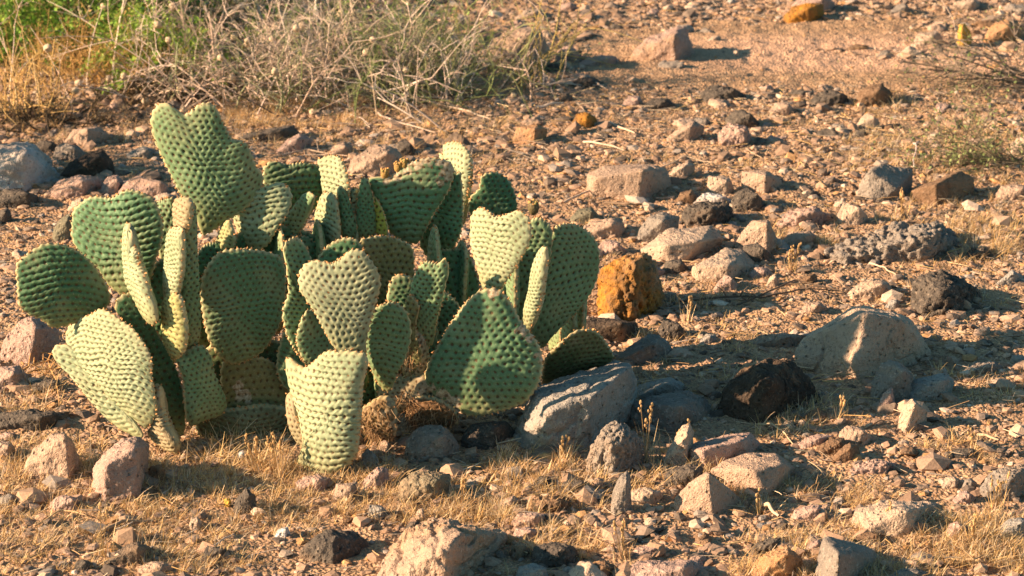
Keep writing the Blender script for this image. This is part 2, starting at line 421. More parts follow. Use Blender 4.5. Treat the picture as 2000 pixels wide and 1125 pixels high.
RK('low reddish rock at the foot of the tall front pad', [(577,940),(592,930),(616,926),(647,932),(650,946),(620,956),(587,955)], 'pink', rough=1.5)
RK('rounded grey rock in shade under the dead brown pads', [(788,890),(792,858),(812,835),(838,826),(873,832),(890,855),(897,872),(880,892),(830,900)], 'grey')
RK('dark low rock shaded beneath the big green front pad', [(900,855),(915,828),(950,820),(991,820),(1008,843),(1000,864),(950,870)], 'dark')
RK('small grey pointed stone right of the tall front pad', [(704,909),(707,884),(717,872),(740,895),(737,909)], 'bluish')
RK('tiny tan stone in the shade of the tall front pad', [(740,884),(742,862),(752,857),(763,866),(760,884)], 'tan')
# left and bottom left
RK('tan peaked rock with dark right side at lower left', [(40,922),(66,875),(101,846),(124,843),(144,864),(162,898),(166,920),(116,940),(64,942)], 'tan', [(128,850,.05),(134,925,-.12)], sharp=90, rough=1.2)
RK('mauve grey block with bright left rim at lower left', [(179,970),(185,907),(214,875),(240,850),(266,851),(293,869),(290,950),(251,962),(196,975)], 'pink', [(205,905,-.10),(265,872,.0),(200,960,-.15),(270,948,-.05)], sharp=120, depth=.12, rough=1.2)
RK('small brown rock tucked right of the mauve block', [(288,940),(292,908),(312,904),(322,914),(322,936),(300,951)], 'brown')
RK('tan rock cut by the left edge below the thorny twigs', [(-30,880),(-10,858),(20,858),(30,874),(10,902),(-20,905)], 'tan')
RK('flat grey stone near the left edge in dry grass', [(-10,972),(17,960),(40,968),(30,980),(6,987)], 'grey')
RK('low pinkish rock half buried in grass at lower left', [(98,980),(110,968),(128,964),(156,974),(150,990),(120,1000)], 'pink')
RK('dark pointed stone beside the small yellow stone', [(456,992),(460,972),(481,949),(500,966),(502,986),(484,1007)], 'dark', sharp=90)
RK('small bright yellow stone beside the dark pointed stone', [(436,990),(437,972),(448,970),(452,982),(448,995)], 'yellow')
RK('cream coloured pebble lit on its left side', [(370,1024),(372,1010),(384,1008),(396,1016),(394,1030),(376,1032)], 'pale')
RK('dark angular rock near the bottom left', [(199,1100),(237,1066),(266,1054),(295,1066),(296,1084),(250,1106)], 'dark', sharp=90)
RK('small dark rock left of the dark angular rock', [(139,1108),(146,1096),(160,1089),(186,1099),(182,1112),(155,1116)], 'dark')
RK('little dark stone right of the dark angular rock', [(304,1082),(312,1072),(328,1074),(330,1086),(314,1092)], 'dark')
RK('dark shard with pale twig across it at the bottom', [(387,1091),(404,1063),(442,1070),(446,1082),(420,1094)], 'dark', sharp=90)
RK('tan low stone at the bottom edge below the dark angular rock', [(268,1108),(290,1094),(318,1094),(338,1106),(320,1122),(280,1122)], 'tan')
RK('bright white sliver of stone in dry grass by the cactus', [(462,892),(466,880),(475,876),(480,888),(474,898)], 'white')
RK('small white stone in grass left of the dark low rock', [(536,1046),(545,1030),(562,1026),(568,1040),(556,1050)], 'white')
RK('pink rock with sunlit left side beneath the leftmost pad', [(-5,704),(7,661),(34,628),(57,612),(88,624),(115,641),(120,684),(101,707),(44,712)], 'pink', [(70,640,.1),(60,700,-.1)])
RK('grey pink rock below the pink rock at the left edge', [(-30,745),(-10,715),(34,711),(56,729),(53,760),(0,768)], 'pink')
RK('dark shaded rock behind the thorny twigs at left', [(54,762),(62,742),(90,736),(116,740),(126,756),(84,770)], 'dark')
RK('long low dark rock behind the tan peaked rock', [(-30,815),(0,803),(68,799),(135,803),(144,822),(90,836),(20,842)], 'dark', rough=1.4)
RK('small pink stone at the left edge above the tan rock', [(-5,850),(8,842),(28,843),(30,856),(5,860)], 'pink')
# upper left cluster
RK('large pale bluish boulder with dappled light at left edge', [(-60,345),(-30,290),(27,273),(68,278),(95,302),(117,342),(84,370),(34,370),(-30,372)], 'white', rough=1.1)
RK('black angular rock right of the pale bluish boulder', [(117,342),(135,315),(169,298),(199,288),(220,312),(227,340),(203,350),(150,352)], 'black', sharp=90)
RK('tan rock below the black angular rock', [(94,372),(118,349),(152,339),(199,346),(206,362),(176,385),(124,385)], 'pink')
RK('light pink pointed rock right of the tan rock below the black one', [(193,380),(200,358),(210,342),(230,340),(245,358),(236,382)], 'pink')
RK('broad pinkish rock behind the heart shaped left pad', [(230,374),(243,352),(270,342),(304,352),(340,373),(304,388),(250,388)], 'pink')
RK('pale pink stone peeking out left of the bright column', [(295,390),(305,378),(325,374),(346,380),(340,396),(310,398)], 'pale')
RK('dark low rock at left edge below the bluish boulder', [(-15,385),(5,368),(34,365),(76,384),(70,402),(10,405)], 'dark')
RK('grey rock between the bluish boulder and the black rock', [(102,304),(110,284),(124,277),(152,284),(168,297),(145,314),(115,314)], 'grey')
RK('dark small rock behind the bluish boulder', [(66,285),(78,272),(98,274),(114,282),(108,294),(80,296)], 'dark')
RK('tan rock with dark right side above the black angular rock', [(123,277),(142,251),(176,246),(196,247),(217,264),(190,281),(148,284)], 'tan', [(172,250,.1),(170,280,-.1)], sharp=90)
RK('flat pale grey stone left of the tallest pad', [(246,300),(262,290),(280,285),(303,291),(290,304),(266,310)], 'bluish')
RK('olive grey rock touching the left heart shaped pad', [(101,462),(106,440),(122,422),(140,412),(148,440),(136,468),(112,472)], 'olive')
RK('pale pink stone above the left heart shaped pad', [(130,408),(140,392),(155,384),(168,388),(160,402),(140,416)], 'pale')
RK('dark stone at the left edge above the dark left pad', [(-12,424),(2,406),(16,404),(24,420),(16,434),(-5,436)], 'dark')
RK('long dark flat rock behind the tallest pad', [(450,275),(484,258),(520,250),(556,246),(574,243),(588,258),(560,270),(500,276)], 'dark')
RK('pink wedge rock behind the centre pads', [(537,298),(562,268),(585,258),(611,270),(600,290),(569,300)], 'pink')
RK('large warm tan rock behind the top of the cactus', [(674,345),(687,308),(721,285),(755,277),(782,296),(792,316),(778,340),(730,350)], 'tan', rough=1.3)
RK('dark pyramid rock behind the torn pad', [(764,300),(776,276),(790,268),(812,290),(806,306),(780,308)], 'dark', sharp=90)
RK('rough tan stone left of the large warm rock', [(640,300),(652,284),(672,276),(690,284),(684,304),(656,308)], 'tan', rough=1.5)
# top
RK('grey pink domed rock standing at the top centre', [(1228,118),(1238,92),(1262,74),(1300,62),(1320,50),(1340,53),(1352,78),(1361,107),(1330,116),(1270,121)], 'pink', [(1318,70,0),(1320,112,-.12)], rough=1.3)
RK('big tan rock behind the thin green stems', [(932,142),(941,100),(970,71),(998,53),(1055,53),(1076,103),(1068,140),(1000,148)], 'tan', [(1040,62,.1),(1035,140,-.1)], rough=1.2)
RK('yellowish pale rock beside the shrub base', [(880,138),(895,96),(920,92),(938,120),(930,142)], 'pale')
RK('pink stone right of the big tan rock', [(1082,118),(1090,94),(1114,88),(1138,107),(1124,122)], 'pink')
RK('small pink stone left of the grey domed rock', [(1128,122),(1148,112),(1169,106),(1204,109),(1210,122),(1170,130)], 'pink', rough=1.5)
RK('small pink stone at the top edge above the pale slab', [(1086,20),(1096,6),(1115,2),(1132,14),(1118,24)], 'pink')
RK('pale slab lying at the top edge', [(1005,34),(1027,18),(1055,16),(1062,26),(1040,38)], 'pale')
RK('yellow orange stone among dry litter', [(1116,240),(1124,222),(1144,217),(1166,229),(1168,248),(1134,254)], 'orange')
RK('squarish rust rock with dark shadow right of it', [(1001,270),(1009,246),(1048,241),(1070,250),(1060,278),(1020,282)], 'rust', [(1046,250,-.02),(1042,278,-.1)], sharp=90)
RK('dark flat rock at the top of the litter', [(1110,165),(1130,150),(1160,149),(1180,162),(1150,172)], 'dark')
RK('long dark low rock below the bare sand', [(1366,180),(1392,163),(1435,172),(1462,191),(1420,200),(1380,196)], 'dark', rough=1.4)
RK('dark rock right of the long dark low rock', [(1580,195),(1595,182),(1620,173),(1657,185),(1658,203),(1610,208)], 'dark', rough=1.4)
RK('brown domed rock at the edge of the bare sand', [(1662,202),(1684,171),(1723,160),(1745,181),(1743,202),(1700,208)], 'brown', rough=1.3)
RK('pale shard below the brown domed rock', [(1672,244),(1682,228),(1694,218),(1719,238),(1704,250)], 'pale', sharp=90)
RK('dark rock above the pinkish rough rock', [(1415,232),(1430,216),(1449,212),(1474,226),(1490,246),(1450,252)], 'dark')
RK('pinkish rough rock below the dark rock', [(1402,260),(1421,238),(1460,244),(1469,266),(1440,286),(1412,278)], 'pink', rough=1.6)
RK('orange tan wedge rock left of the pinkish rough rock', [(1295,274),(1328,245),(1357,233),(1377,245),(1355,272),(1320,280)], 'tan', sharp=90)
RK('flat dark rock behind the orange tan wedge', [(1345,238),(1360,228),(1380,228),(1392,240),(1370,248)], 'grey')
RK('orange flat boulder at the top edge', [(1530,30),(1549,11),(1580,4),(1609,7),(1611,32),(1574,42)], 'orange')
RK('pinkish boulder behind the orange flat boulder', [(1545,8),(1570,-14),(1610,-16),(1632,6),(1628,22),(1590,26)], 'pink')
RK('pale pink rock left of the yellow upright rock', [(1779,86),(1794,64),(1833,60),(1849,88),(1820,96),(1787,94)], 'pale')
RK('yellow upright rock like a short post at upper right', [(1867,92),(1872,46),(1884,43),(1896,60),(1899,90),(1882,95)], 'yellow', [(1880,50,-.1),(1882,92,-.1)], sharp=90)
RK('reddish rock right of the yellow upright rock', [(1914,80),(1940,43),(1968,34),(2004,50),(2006,80),(1960,86)], 'rust')
RK('small grey peaked stone at the upper right top', [(1732,26),(1750,10),(1765,4),(1785,20),(1762,30)], 'grey')
RK('pale flat stone near the top right corner', [(1850,14),(1870,0),(1905,-6),(1915,10),(1880,22)], 'pale')
RK('small pink chip on the bare sand', [(1375,82),(1390,70),(1406,68),(1408,78),(1388,84)], 'pale')
RK('flat brown stone on the bare sand', [(1655,92),(1672,84),(1697,88),(1697,97),(1670,99)], 'brown')
RK('pale pebble at the left of the bare sand', [(1428,112),(1432,98),(1442,96),(1446,110)], 'pale')
RK('dark pebble at the right of the bare sand', [(1908,166),(1916,158),(1928,162),(1926,170),(1912,172)], 'dark')
# right of the cactus, middle
RK('large buff rock with a shaded right end behind the cactus', [(1147,376),(1145,339),(1176,324),(1236,317),(1281,320),(1307,330),(1311,360),(1288,383),(1245,387),(1167,384)], 'tan', [(1258,330,-.05),(1248,385,-.12),(1160,345,.05)], sharp=90, depth=.14)
RK('small pale flat topped stone with a cut face', [(1381,358),(1383,341),(1426,345),(1434,367),(1420,380),(1392,372)], 'pale', sharp=90)
RK('tan block with shaded right side right of the cut stone', [(1448,362),(1448,333),(1493,329),(1523,345),(1531,362),(1498,378),(1462,372)], 'tan', [(1496,340,-.02),(1494,374,-.1)], sharp=90)
RK('pale lavender rock lying on the dark mottled rock', [(1355,394),(1372,376),(1402,376),(1432,391),(1420,402),(1380,402)], 'white')
RK('dark mottled rock in the middle of the rock pile', [(1328,424),(1336,403),(1366,391),(1426,394),(1435,418),(1418,444),(1370,438)], 'dark', rough=1.7)
RK('dark rock between the mottled rock and the tan block', [(1428,390),(1436,374),(1458,365),(1487,385),(1500,408),(1460,414)], 'dark')
RK('long grey slanting slab left of the dark mottled rock', [(1239,478),(1248,445),(1266,421),(1296,412),(1329,421),(1320,444),(1272,474)], 'grey', sharp=90)
RK('buff rough rock just right of the rightmost pads', [(1128,450),(1154,430),(1200,421),(1222,433),(1226,458),(1203,470),(1155,466)], 'tan', rough=1.4)
RK('small olive rock above the buff rough rock', [(1113,424),(1130,406),(1154,403),(1168,418),(1158,432),(1126,434)], 'olive')
RK('low pink rock above the orange rock', [(1165,482),(1180,470),(1202,468),(1226,487),(1210,504),(1172,500)], 'pink', rough=1.4)
RK('layered pale slab in the middle of the rock pile', [(1250,484),(1278,463),(1306,445),(1390,439),(1416,462),(1360,489),(1320,511),(1275,492)], 'pale', [(1300,478,-.05),(1365,470,.05),(1320,505,-.12)], sharp=120, depth=.13)
RK('tan upright block at the right of the rock pile', [(1435,472),(1457,442),(1466,428),(1502,427),(1516,460),(1522,482),(1508,496),(1470,486)], 'tan', [(1500,434,.05),(1498,482,-.12)], sharp=90)
RK('flat white slab with a bright front face', [(1350,523),(1366,512),(1420,481),(1457,487),(1492,518),(1426,535),(1372,544)], 'pale', [(1424,516,-.05),(1424,534,-.1),(1352,520,-.05),(1372,542,-.1)], sharp=120, depth=.16)
RK('dark slab leaning against the tan upright block', [(1450,478),(1478,471),(1513,500),(1500,517),(1470,506)], 'dark', sharp=90)
RK('small pink pyramid in front of the white slab', [(1393,562),(1404,546),(1418,533),(1443,556),(1425,568)], 'pink', sharp=90)
RK('pink stone right of the small pink pyramid', [(1462,532),(1475,520),(1498,520),(1512,534),(1500,546),(1474,546)], 'pink')
RK('small pale peaked stone right of the white slab', [(1495,556),(1504,538),(1514,532),(1522,548),(1512,560)], 'pale', sharp=90)
RK('dark stone behind the small branch right of the pile', [(1560,552),(1572,536),(1592,532),(1598,546),(1580,556)], 'brown')
RK('grey topped rock left of the split dark rock', [(1674,378),(1681,351),(1706,324),(1727,317),(1785,330),(1780,357),(1750,390),(1693,394)], 'grey', [(1700,332,.2),(1752,368,-.1),(1700,390,-.1)], sharp=120)
RK('tan rock with a dark split right face', [(1777,372),(1800,360),(1842,345),(1878,330),(1903,345),(1904,362),(1888,390),(1857,399),(1790,396)], 'brown', [(1828,358,.0),(1830,396,-.12)], sharp=120)
RK('low tan rock at the right edge behind the dry bank', [(1945,376),(1955,362),(1995,358),(2020,366),(2018,390),(1965,392)], 'tan')
RK('pale rock at the right edge below the green sprig', [(1972,282),(1988,266),(2010,262),(2020,300),(1990,304)], 'pale')
RK('dark basalt boulder with holes at the right', [(1778,604),(1781,551),(1802,533),(1839,525),(1869,536),(1909,560),(1915,574),(1905,600),(1878,615),(1842,613)], 'dark', [(1850,560,-.05),(1868,610,-.12),(1800,600,-.1)], rough=2.3, depth=.13)
RK('pale rounded rock left of the basalt boulder', [(1653,572),(1681,548),(1706,542),(1738,551),(1744,572),(1697,582)], 'pale')
RK('small bluish stone between the pale rock and basalt boulder', [(1728,596),(1738,584),(1752,582),(1762,596),(1744,604)], 'bluish')
RK('broad rough brownish outcrop right of the rock pile', [(1610,490),(1650,470),(1706,451),(1742,436),(1802,445),(1839,438),(1869,457),(1888,484),(1802,508),(1651,511)], 'grey', rough=2.1, depth=.2)
RK('low rough pink outcrop above the brown outcrop', [(1513,435),(1539,412),(1591,399),(1629,421),(1610,438),(1555,442)], 'pink', rough=2.0)
RK('pale crooked stone between the two outcrops', [(1634,418),(1648,392),(1681,405),(1695,420),(1690,440),(1660,432)], 'pale', sharp=90)
RK('grey wedge stone at the right edge', [(1940,556),(1960,540),(1978,524),(2002,539),(1996,556)], 'bluish', sharp=90)
RK('long low grey stone in shade left of the pale block', [(1462,664),(1485,652),(1530,648),(1570,656),(1560,670),(1500,676)], 'grey')
RK('small pale stone in shade below the black slab row', [(1365,660),(1380,650),(1398,652),(1402,664),(1380,670)], 'bluish')
RK('grey flat stone in the shaded gravel at the right', [(1880,720),(1905,706),(1945,704),(1960,716),(1920,728)], 'grey')
# bottom right
RK('pink flat stone left of the brown wedge pair', [(1556,868),(1575,852),(1598,845),(1632,850),(1618,868),(1580,874)], 'pink')
RK('rear brown wedge rock with sunlit top', [(1636,856),(1640,840),(1654,829),(1680,832),(1710,858),(1690,870),(1650,872)], 'tan', sharp=90)
RK('middle brown wedge rock leaning left', [(1592,876),(1602,866),(1624,852),(1650,852),(1656,868),(1624,888)], 'brown')
RK('front brown wedge rock of the three', [(1621,897),(1635,880),(1659,861),(1677,866),(1680,890),(1650,905)], 'brown', sharp=90)
RK('low pink rough rock in front of the brown wedges', [(1660,914),(1675,902),(1705,895),(1752,903),(1735,920),(1690,926)], 'pink', rough=1.6)
RK('wide pale rock with grass in front at lower right', [(1664,1010),(1676,988),(1720,973),(1754,975),(1788,985),(1827,979),(1836,992),(1800,1008),(1780,1020),(1688,1036)], 'pale', [(1775,992,-.02),(1775,1018,-.12),(1695,1030,-.1)], rough=1.4, depth=.13)
RK('oval speckled pink stone left of the wide pale rock', [(1544,1006),(1552,993),(1570,986),(1601,982),(1614,996),(1594,1018),(1556,1018)], 'pink')
RK('large dark rock behind tall grass at the right edge', [(1914,948),(1931,924),(1957,910),(2010,906),(2020,950),(1985,966),(1942,975)], 'grey', rough=1.4)
RK('round tan stone left of the large dark edge rock', [(1837,944),(1846,930),(1860,926),(1877,936),(1868,954),(1846,956)], 'pale')
RK('mottled grey stone between the round tan stones', [(1878,950),(1884,934),(1898,930),(1910,944),(1902,960),(1884,960)], 'grey')
RK('round pink stone below the mottled grey stone', [(1860,974),(1872,960),(1886,956),(1906,968),(1898,986),(1870,986)], 'pink')
RK('rounded grey pink stone deep in the right grass', [(1848,1036),(1856,1020),(1868,1015),(1892,1030),(1886,1046),(1858,1048)], 'pink')
RK('lavender grey rock at the right edge in the grass', [(1950,1030),(1965,1014),(1990,1007),(2015,1015),(2012,1050),(1965,1050)], 'bluish')
RK('large grey block with bright left face at the bottom', [(1592,1140),(1597,1089),(1607,1048),(1624,1047),(1640,1062),(1706,1068),(1722,1090),(1712,1125),(1690,1150),(1620,1156)], 'grey', [(1638,1080,-.08),(1634,1140,-.14)], foot=1146, sharp=120, depth=.14)
RK('rust orange rock left of the large grey block', [(1465,1110),(1480,1088),(1510,1070),(1538,1059),(1569,1090),(1556,1120),(1510,1140),(1470,1135)], 'rust', foot=1132)
RK('small pink rock behind the rust orange rock', [(1568,1082),(1576,1062),(1596,1050),(1606,1060),(1598,1082)], 'pink')
RK('dark flat rock behind the rust orange rock', [(1460,1078),(1475,1058),(1500,1049),(1524,1047),(1538,1060),(1500,1074)], 'dark')
RK('pale stone at the bottom right of the grey block', [(1764,1104),(1770,1091),(1792,1090),(1798,1102),(1780,1110)], 'pale')
RK('grey lumpy rock at the bottom edge right of the grey block', [(1735,1130),(1750,1112),(1772,1105),(1816,1116),(1820,1135),(1770,1142)], 'grey', rough=1.5)
RK('flat brown stone above the large grey block', [(1663,1050),(1680,1040),(1700,1036),(1730,1042),(1725,1054),(1690,1058)], 'brown')
RK('pink flat slab right of the big tan boulder', [(998,1018),(1010,1002),(1040,997),(1071,1002),(1068,1022),(1030,1032)], 'pink')
RK('dark rounded rock in the grass below the long slab', [(1093,958),(1100,940),(1118,932),(1142,936),(1152,956),(1130,966)], 'dark', rough=1.3)
RK('tan flat rock right of the dark rounded rock', [(1142,950),(1150,934),(1172,930),(1187,944),(1180,958),(1155,960)], 'tan')
RK('brown lumpy rock above the pink flat slab', [(1022,990),(1035,972),(1070,964),(1110,968),(1118,988),(1075,1002)], 'brown', rough=1.7)
RK('rounded pinkish stone beside the big tan boulder', [(1000,1046),(1006,1030),(1030,1026),(1058,1036),(1050,1054),(1015,1056)], 'pink')
RK('smooth pale stone leaning on the rounded pinkish stone', [(1054,1054),(1060,1040),(1076,1035),(1092,1044),(1086,1056)], 'pale')
RK('dark broken rock right of the big tan boulder', [(996,1096),(1000,1062),(1018,1054),(1034,1072),(1030,1096)], 'dark')
RK('rough dark slab below the smooth pale stone', [(1036,1104),(1044,1066),(1080,1055),(1120,1064),(1134,1090),(1110,1108)], 'dark', rough=1.5)
RK('bluish rounded rock at the bottom edge', [(1004,1128),(1014,1104),(1040,1098),(1068,1106),(1074,1130),(1040,1142)], 'bluish')
RK('brown lump at the bottom edge right of the bluish rock', [(1140,1124),(1150,1100),(1180,1092),(1204,1104),(1200,1130),(1165,1138)], 'brown', rough=1.5)
RK('wide mauve rock at the bottom edge', [(1200,1140),(1215,1110),(1246,1094),(1318,1092),(1354,1088),(1376,1110),(1368,1140),(1280,1154)], 'pink', foot=1146, rough=1.4)
RK('pink oblong stone above the wide mauve rock', [(1233,1080),(1240,1068),(1270,1062),(1302,1068),(1298,1082),(1255,1088)], 'pink')
RK('small brown stone right of the pink oblong stone', [(1360,1064),(1368,1052),(1386,1050),(1392,1062),(1376,1070)], 'brown')
RK('tan flat rock in the grass above the upright shard', [(960,994),(975,976),(1002,966),(1020,976),(1008,996)], 'tan')
RK('small dark angular rock left of the dark rounded rock in grass', [(1040,948),(1050,930),(1068,926),(1078,944),(1062,956)], 'dark')
RK('squat tan rock in the middle of the white slab and basalt boulder', [(1560,606),(1575,590),(1600,586),(1618,600),(1600,614),(1572,616)], 'tan')
RK('jagged dark rock under the layered pale slab', [(1290,530),(1300,508),(1330,504),(1345,522),(1325,536)], 'dark')
RK('jagged pinkish rock left of the flat white slab', [(1232,540),(1250,520),(1276,512),(1300,528),(1280,546),(1250,548)], 'pink')
RK('tan rock wedged between the layered slab and the buff rough rock', [(1215,520),(1225,500),(1248,494),(1260,512),(1245,526)], 'tan')
RK('long pale splintered rock above the large buff rock', [(1300,345),(1316,326),(1345,314),(1360,320),(1340,338),(1315,348)], 'pale')
RK('low brown rock right of the large buff rock', [(1318,392),(1330,374),(1352,368),(1362,384),(1345,396)], 'brown')
RK('flat tan rock right of the tan upright block', [(1525,470),(1545,452),(1580,448),(1600,462),(1580,476),(1545,480)], 'tan')
RK('rough dark rock beside the broad brown outcrop', [(1880,500),(1895,484),(1925,480),(1940,496),(1915,508)], 'dark', rough=1.6)
RK('cracked tan rock in the far rubble below the sand', [(1500,215),(1515,200),(1540,198),(1552,214),(1530,224)], 'tan')
RK('low dark rock in the far rubble left of the brown domed rock', [(1255,205),(1275,190),(1305,190),(1320,204),(1290,214)], 'dark')
RK('pinkish rock in the far rubble above the yellow orange stone', [(1215,200),(1228,186),(1250,186),(1256,200),(1236,208)], 'pink')
RK('broad flat grey rock in the gravel at the far right', [(1760,640),(1780,632),(1815,634),(1826,644),(1800,650)], 'grey')
RK('small tilted tan rock below the broad flat grey rock', [(1900,650),(1912,636),(1932,636),(1938,650),(1918,658)], 'tan')
RK('dark mound stone beside the tan boulder top', [(790,1030),(800,1018),(815,1014),(824,1022),(812,1034)], 'dark')
RK('pale two toned pebble near the tan boulder', [(812,1006),(816,992),(826,990),(830,1004),(820,1012)], 'pale')

# ------------------------------------------------------------------ the cactus
def pad_material():
    m, nt, b = new_mat('cactus_skin')
    vc = nt.nodes.new('ShaderNodeVertexColor'); vc.layer_name = 'Col'
    ar = nt.nodes.new('ShaderNodeAttribute'); ar.attribute_name = 'areole'
    old = nt.nodes.new('ShaderNodeAttribute'); old.attribute_name = 'scar'
    co = objcoord(nt)
    n1 = noise(nt, co, 30, 4); n2 = noise(nt, co, 240, 3); n3 = noise(nt, co, 60, 5, .7)
    a = mix(nt, .8, vc.outputs[0], ramp(nt, n1, .3, .7, (.78,.82,.75), (1.2,1.15,1.15)), 'MULTIPLY')
    a = mix(nt, .6, a, ramp(nt, n2, .3, .7, (.8,.8,.8), (1.2,1.2,1.2)), 'MULTIPLY')
    scar = nt.nodes.new('ShaderNodeMath'); scar.operation = 'ADD'
    nt.links.new(n3, scar.inputs[0]); nt.links.new(old.outputs['Fac'], scar.inputs[1])
    n5 = noise(nt, co, 11, 3); a = mix(nt, ramp(nt, n5, .5, .75), a, mix(nt, .5, a, (.36,.34,.20)))
    n6 = noise(nt, co, 420, 2); a = mix(nt, ramp(nt, n6, .6, .75), a, mix(nt, .5, a, (.42,.40,.30)))
    a = mix(nt, ramp(nt, scar.outputs[0], .72, .80), a, mix(nt, ramp(nt, n2, .4, .6), (.52,.45,.34), (.32,.24,.15)))
    a = mix(nt, ar.outputs['Fac'], a, (.085,.045,.022))
    nt.links.new(a, b.inputs['Base Color'])
    b.inputs['Roughness'].default_value = .62; b.inputs['Specular IOR Level'].default_value = .25
    b.inputs['Subsurface Weight'].default_value = .0
    bp = nt.nodes.new('ShaderNodeBump'); bp.inputs['Strength'].default_value = .35; bp.inputs['Distance'].default_value = .0012
    nt.links.new(n2, bp.inputs['Height']); nt.links.new(bp.outputs[0], b.inputs['Normal'])
    return m
M_pad = pad_material()
M_tuft = col_mat('spine_tuft', .8)
GREEN = (.105,.21,.115); DEEP = (.07,.158,.08); BLOOM = (.285,.345,.225); MID = (.16,.26,.14); YEL = (.36,.36,.07); OLD = (.20,.19,.085); DEAD = (.24,.145,.07); TEAL = (.105,.215,.12); WOODY = (.30,.255,.165)

cac_y = gY(830)
cactus = empty('prickly_pear_cactus', (at(640, 830, cac_y)[0], cac_y, 0))
tag(cactus, 'large clump of beavertail prickly pear with many dimpled green pads growing among the rocks', 'cactus')
CO = np.array(cactus.location)
npad = 0
def smooth_outline(P, n=360):
    P = np.array(P, float); k = len(P); out = []
    for i in range(k):
        p0, p1, p2, p3 = P[(i-1) % k], P[i], P[(i+1) % k], P[(i+2) % k]
        t = np.linspace(0, 1, 14, endpoint=False)[:, None]
        out.append(.5*((2*p1)+(-p0+p2)*t+(2*p0-5*p1+4*p2-p3)*t*t+(-p0+3*p1-3*p2+p3)*t**3))
    return np.concatenate(out)
def pad(outline, foot, yaw=0, tilt=0, T=.016, col=GREEN, bend=(0, 0), spacing=.0125, amp=1.0, rows=1.0, scar=0, dy=0, twist=None, label=None, arch=.8, center=None, tuft=1.0, spots=(), shag=0):
    """outline in photo pixels on a plane through the pad's own distance, then given real thickness"""
    global npad; npad += 1
    rs = np.random.RandomState(npad*7+1)
    if twist is None: twist = rs.uniform(-.014, .014)
    O = smooth_outline(outline)
    cpx = O.mean(0); Y0 = gY(foot)+dy
    yw, tl = R_(yaw), R_(tilt)
    mpp = mean_scale(Y0)
    w = O[:, 0].max()-O[:, 0].min()
    shr = max(.4, 1-T*abs(math.sin(yw))/(w*mpp)) if abs(yaw) > 33 else 1
    O = np.stack([cpx[0]+(O[:, 0]-cpx[0])*shr, O[:, 1]], 1)
    n = np.array([-math.sin(yw)*math.cos(tl), -math.cos(yw)*math.cos(tl), math.sin(tl)])
    U = np.cross(n, [0, 0, 1.]); U = -U/np.linalg.norm(U)      # to the right of the picture
    U = U if U[0] > 0 else -U
    Vv = np.cross(n, U); Vv = Vv if Vv[2] > 0 else -Vv
    P0 = at(cpx[0], cpx[1], Y0)
    L = []
    for x, y in O:
        r = ray(x, y); o = np.array([0, 0, CAM_H])
        t = np.dot(P0-o, n)/np.dot(r, n); q = o+r*t-P0
        L.append((q@U, q@Vv))
    L = np.array(L)
    c = L.mean(0) if center is None else None
    if center is not None:
        r = ray(*center); o = np.array([0, 0, CAM_H]); q = o+r*(np.dot(P0-o, n)/np.dot(r, n))-P0; c = np.array([q@U, q@Vv])
    L = L-c; P0 = P0+c[0]*U+c[1]*Vv
    hu, hv = np.abs(L[:, 0]).max(), np.abs(L[:, 1]).max()
    ang = np.arctan2(L[:, 1]/hv, L[:, 0]/hu); rad = np.hypot(L[:, 0]/hu, L[:, 1]/hv)
    od = np.argsort(ang); ang, rad = ang[od], rad[od]
    per = 2*math.pi*math.sqrt((hu*hu+hv*hv)/2)
    na = int(np.clip(per/.0021, 90, 340)); nr = int(np.clip(max(hu, hv)/.0021, 20, 66))
    th = np.linspace(-math.pi, math.pi, na, endpoint=False)
    Rth = lambda a: np.interp(a, ang, rad, period=2*math.pi)
    s = np.linspace(0, 1, nr+1)[1:]; rho = 1-(1-s)**1.35
    TH, RH = np.meshgrid(th, rho); TH, RH = TH.ravel(), RH.ravel()
    rr = RH*Rth(TH)
    u = np.concatenate([[0], rr*np.cos(TH)*hu]); v = np.concatenate([[0], rr*np.sin(TH)*hv]); rho_ = np.concatenate([[0], RH])
    sz = max(hu, hv)
    # areole lattice (staggered rows, gently arched)
    ph = rs.rand(3)*10
    def warp(u, v):
        pq = np.stack([u*28, v*28, np.full_like(u, npad*5.1)], 1)
        wv = v+arch*u*u/sz*.35*rs_sign+.0045*perlin(pq, 2)+.0035*np.sin(u*38+ph[0])+.002*np.sin(v*60+u*30+ph[1])
        wu = u+.004*np.sin(v*45+ph[2])+.0045*perlin(pq, 7)
        return wu, wv
    rs_sign = 1 if npad % 3 else -1
    spacing = spacing*.84; amp = amp*.82 if amp <= 1.05 else max(1.06, amp*.8); sx_, sy_ = spacing*1.12*(.93+.14*rs.rand()), spacing*.86*(.9+.25*rs.rand())
    def near(u, v):
        a, b_ = warp(u, v); a, b_ = a/sx_, b_/sy_
        best = np.full(len(u), 9.)
        for db in (0, 1):
            j = np.floor(b_)+db; off = (j % 2)*.5
            i = np.round(a-off)
            d = np.hypot((a-off-i)*sx_, (b_-j)*sy_)/spacing
            best = np.minimum(best, d)
        return best, b_
    def base(u, v):
        un, vn = u/sz, v/sz
        w = bend[0]*un*un+bend[1]*vn*vn+twist*un*vn
        q = np.stack([u*14, v*14, np.full_like(u, npad*3.3)], 1)
        return w+.0035*perlin(q, 3)
    def thick(r): return T*.5*np.sqrt(np.clip(1-r**3.2, 0, 1))
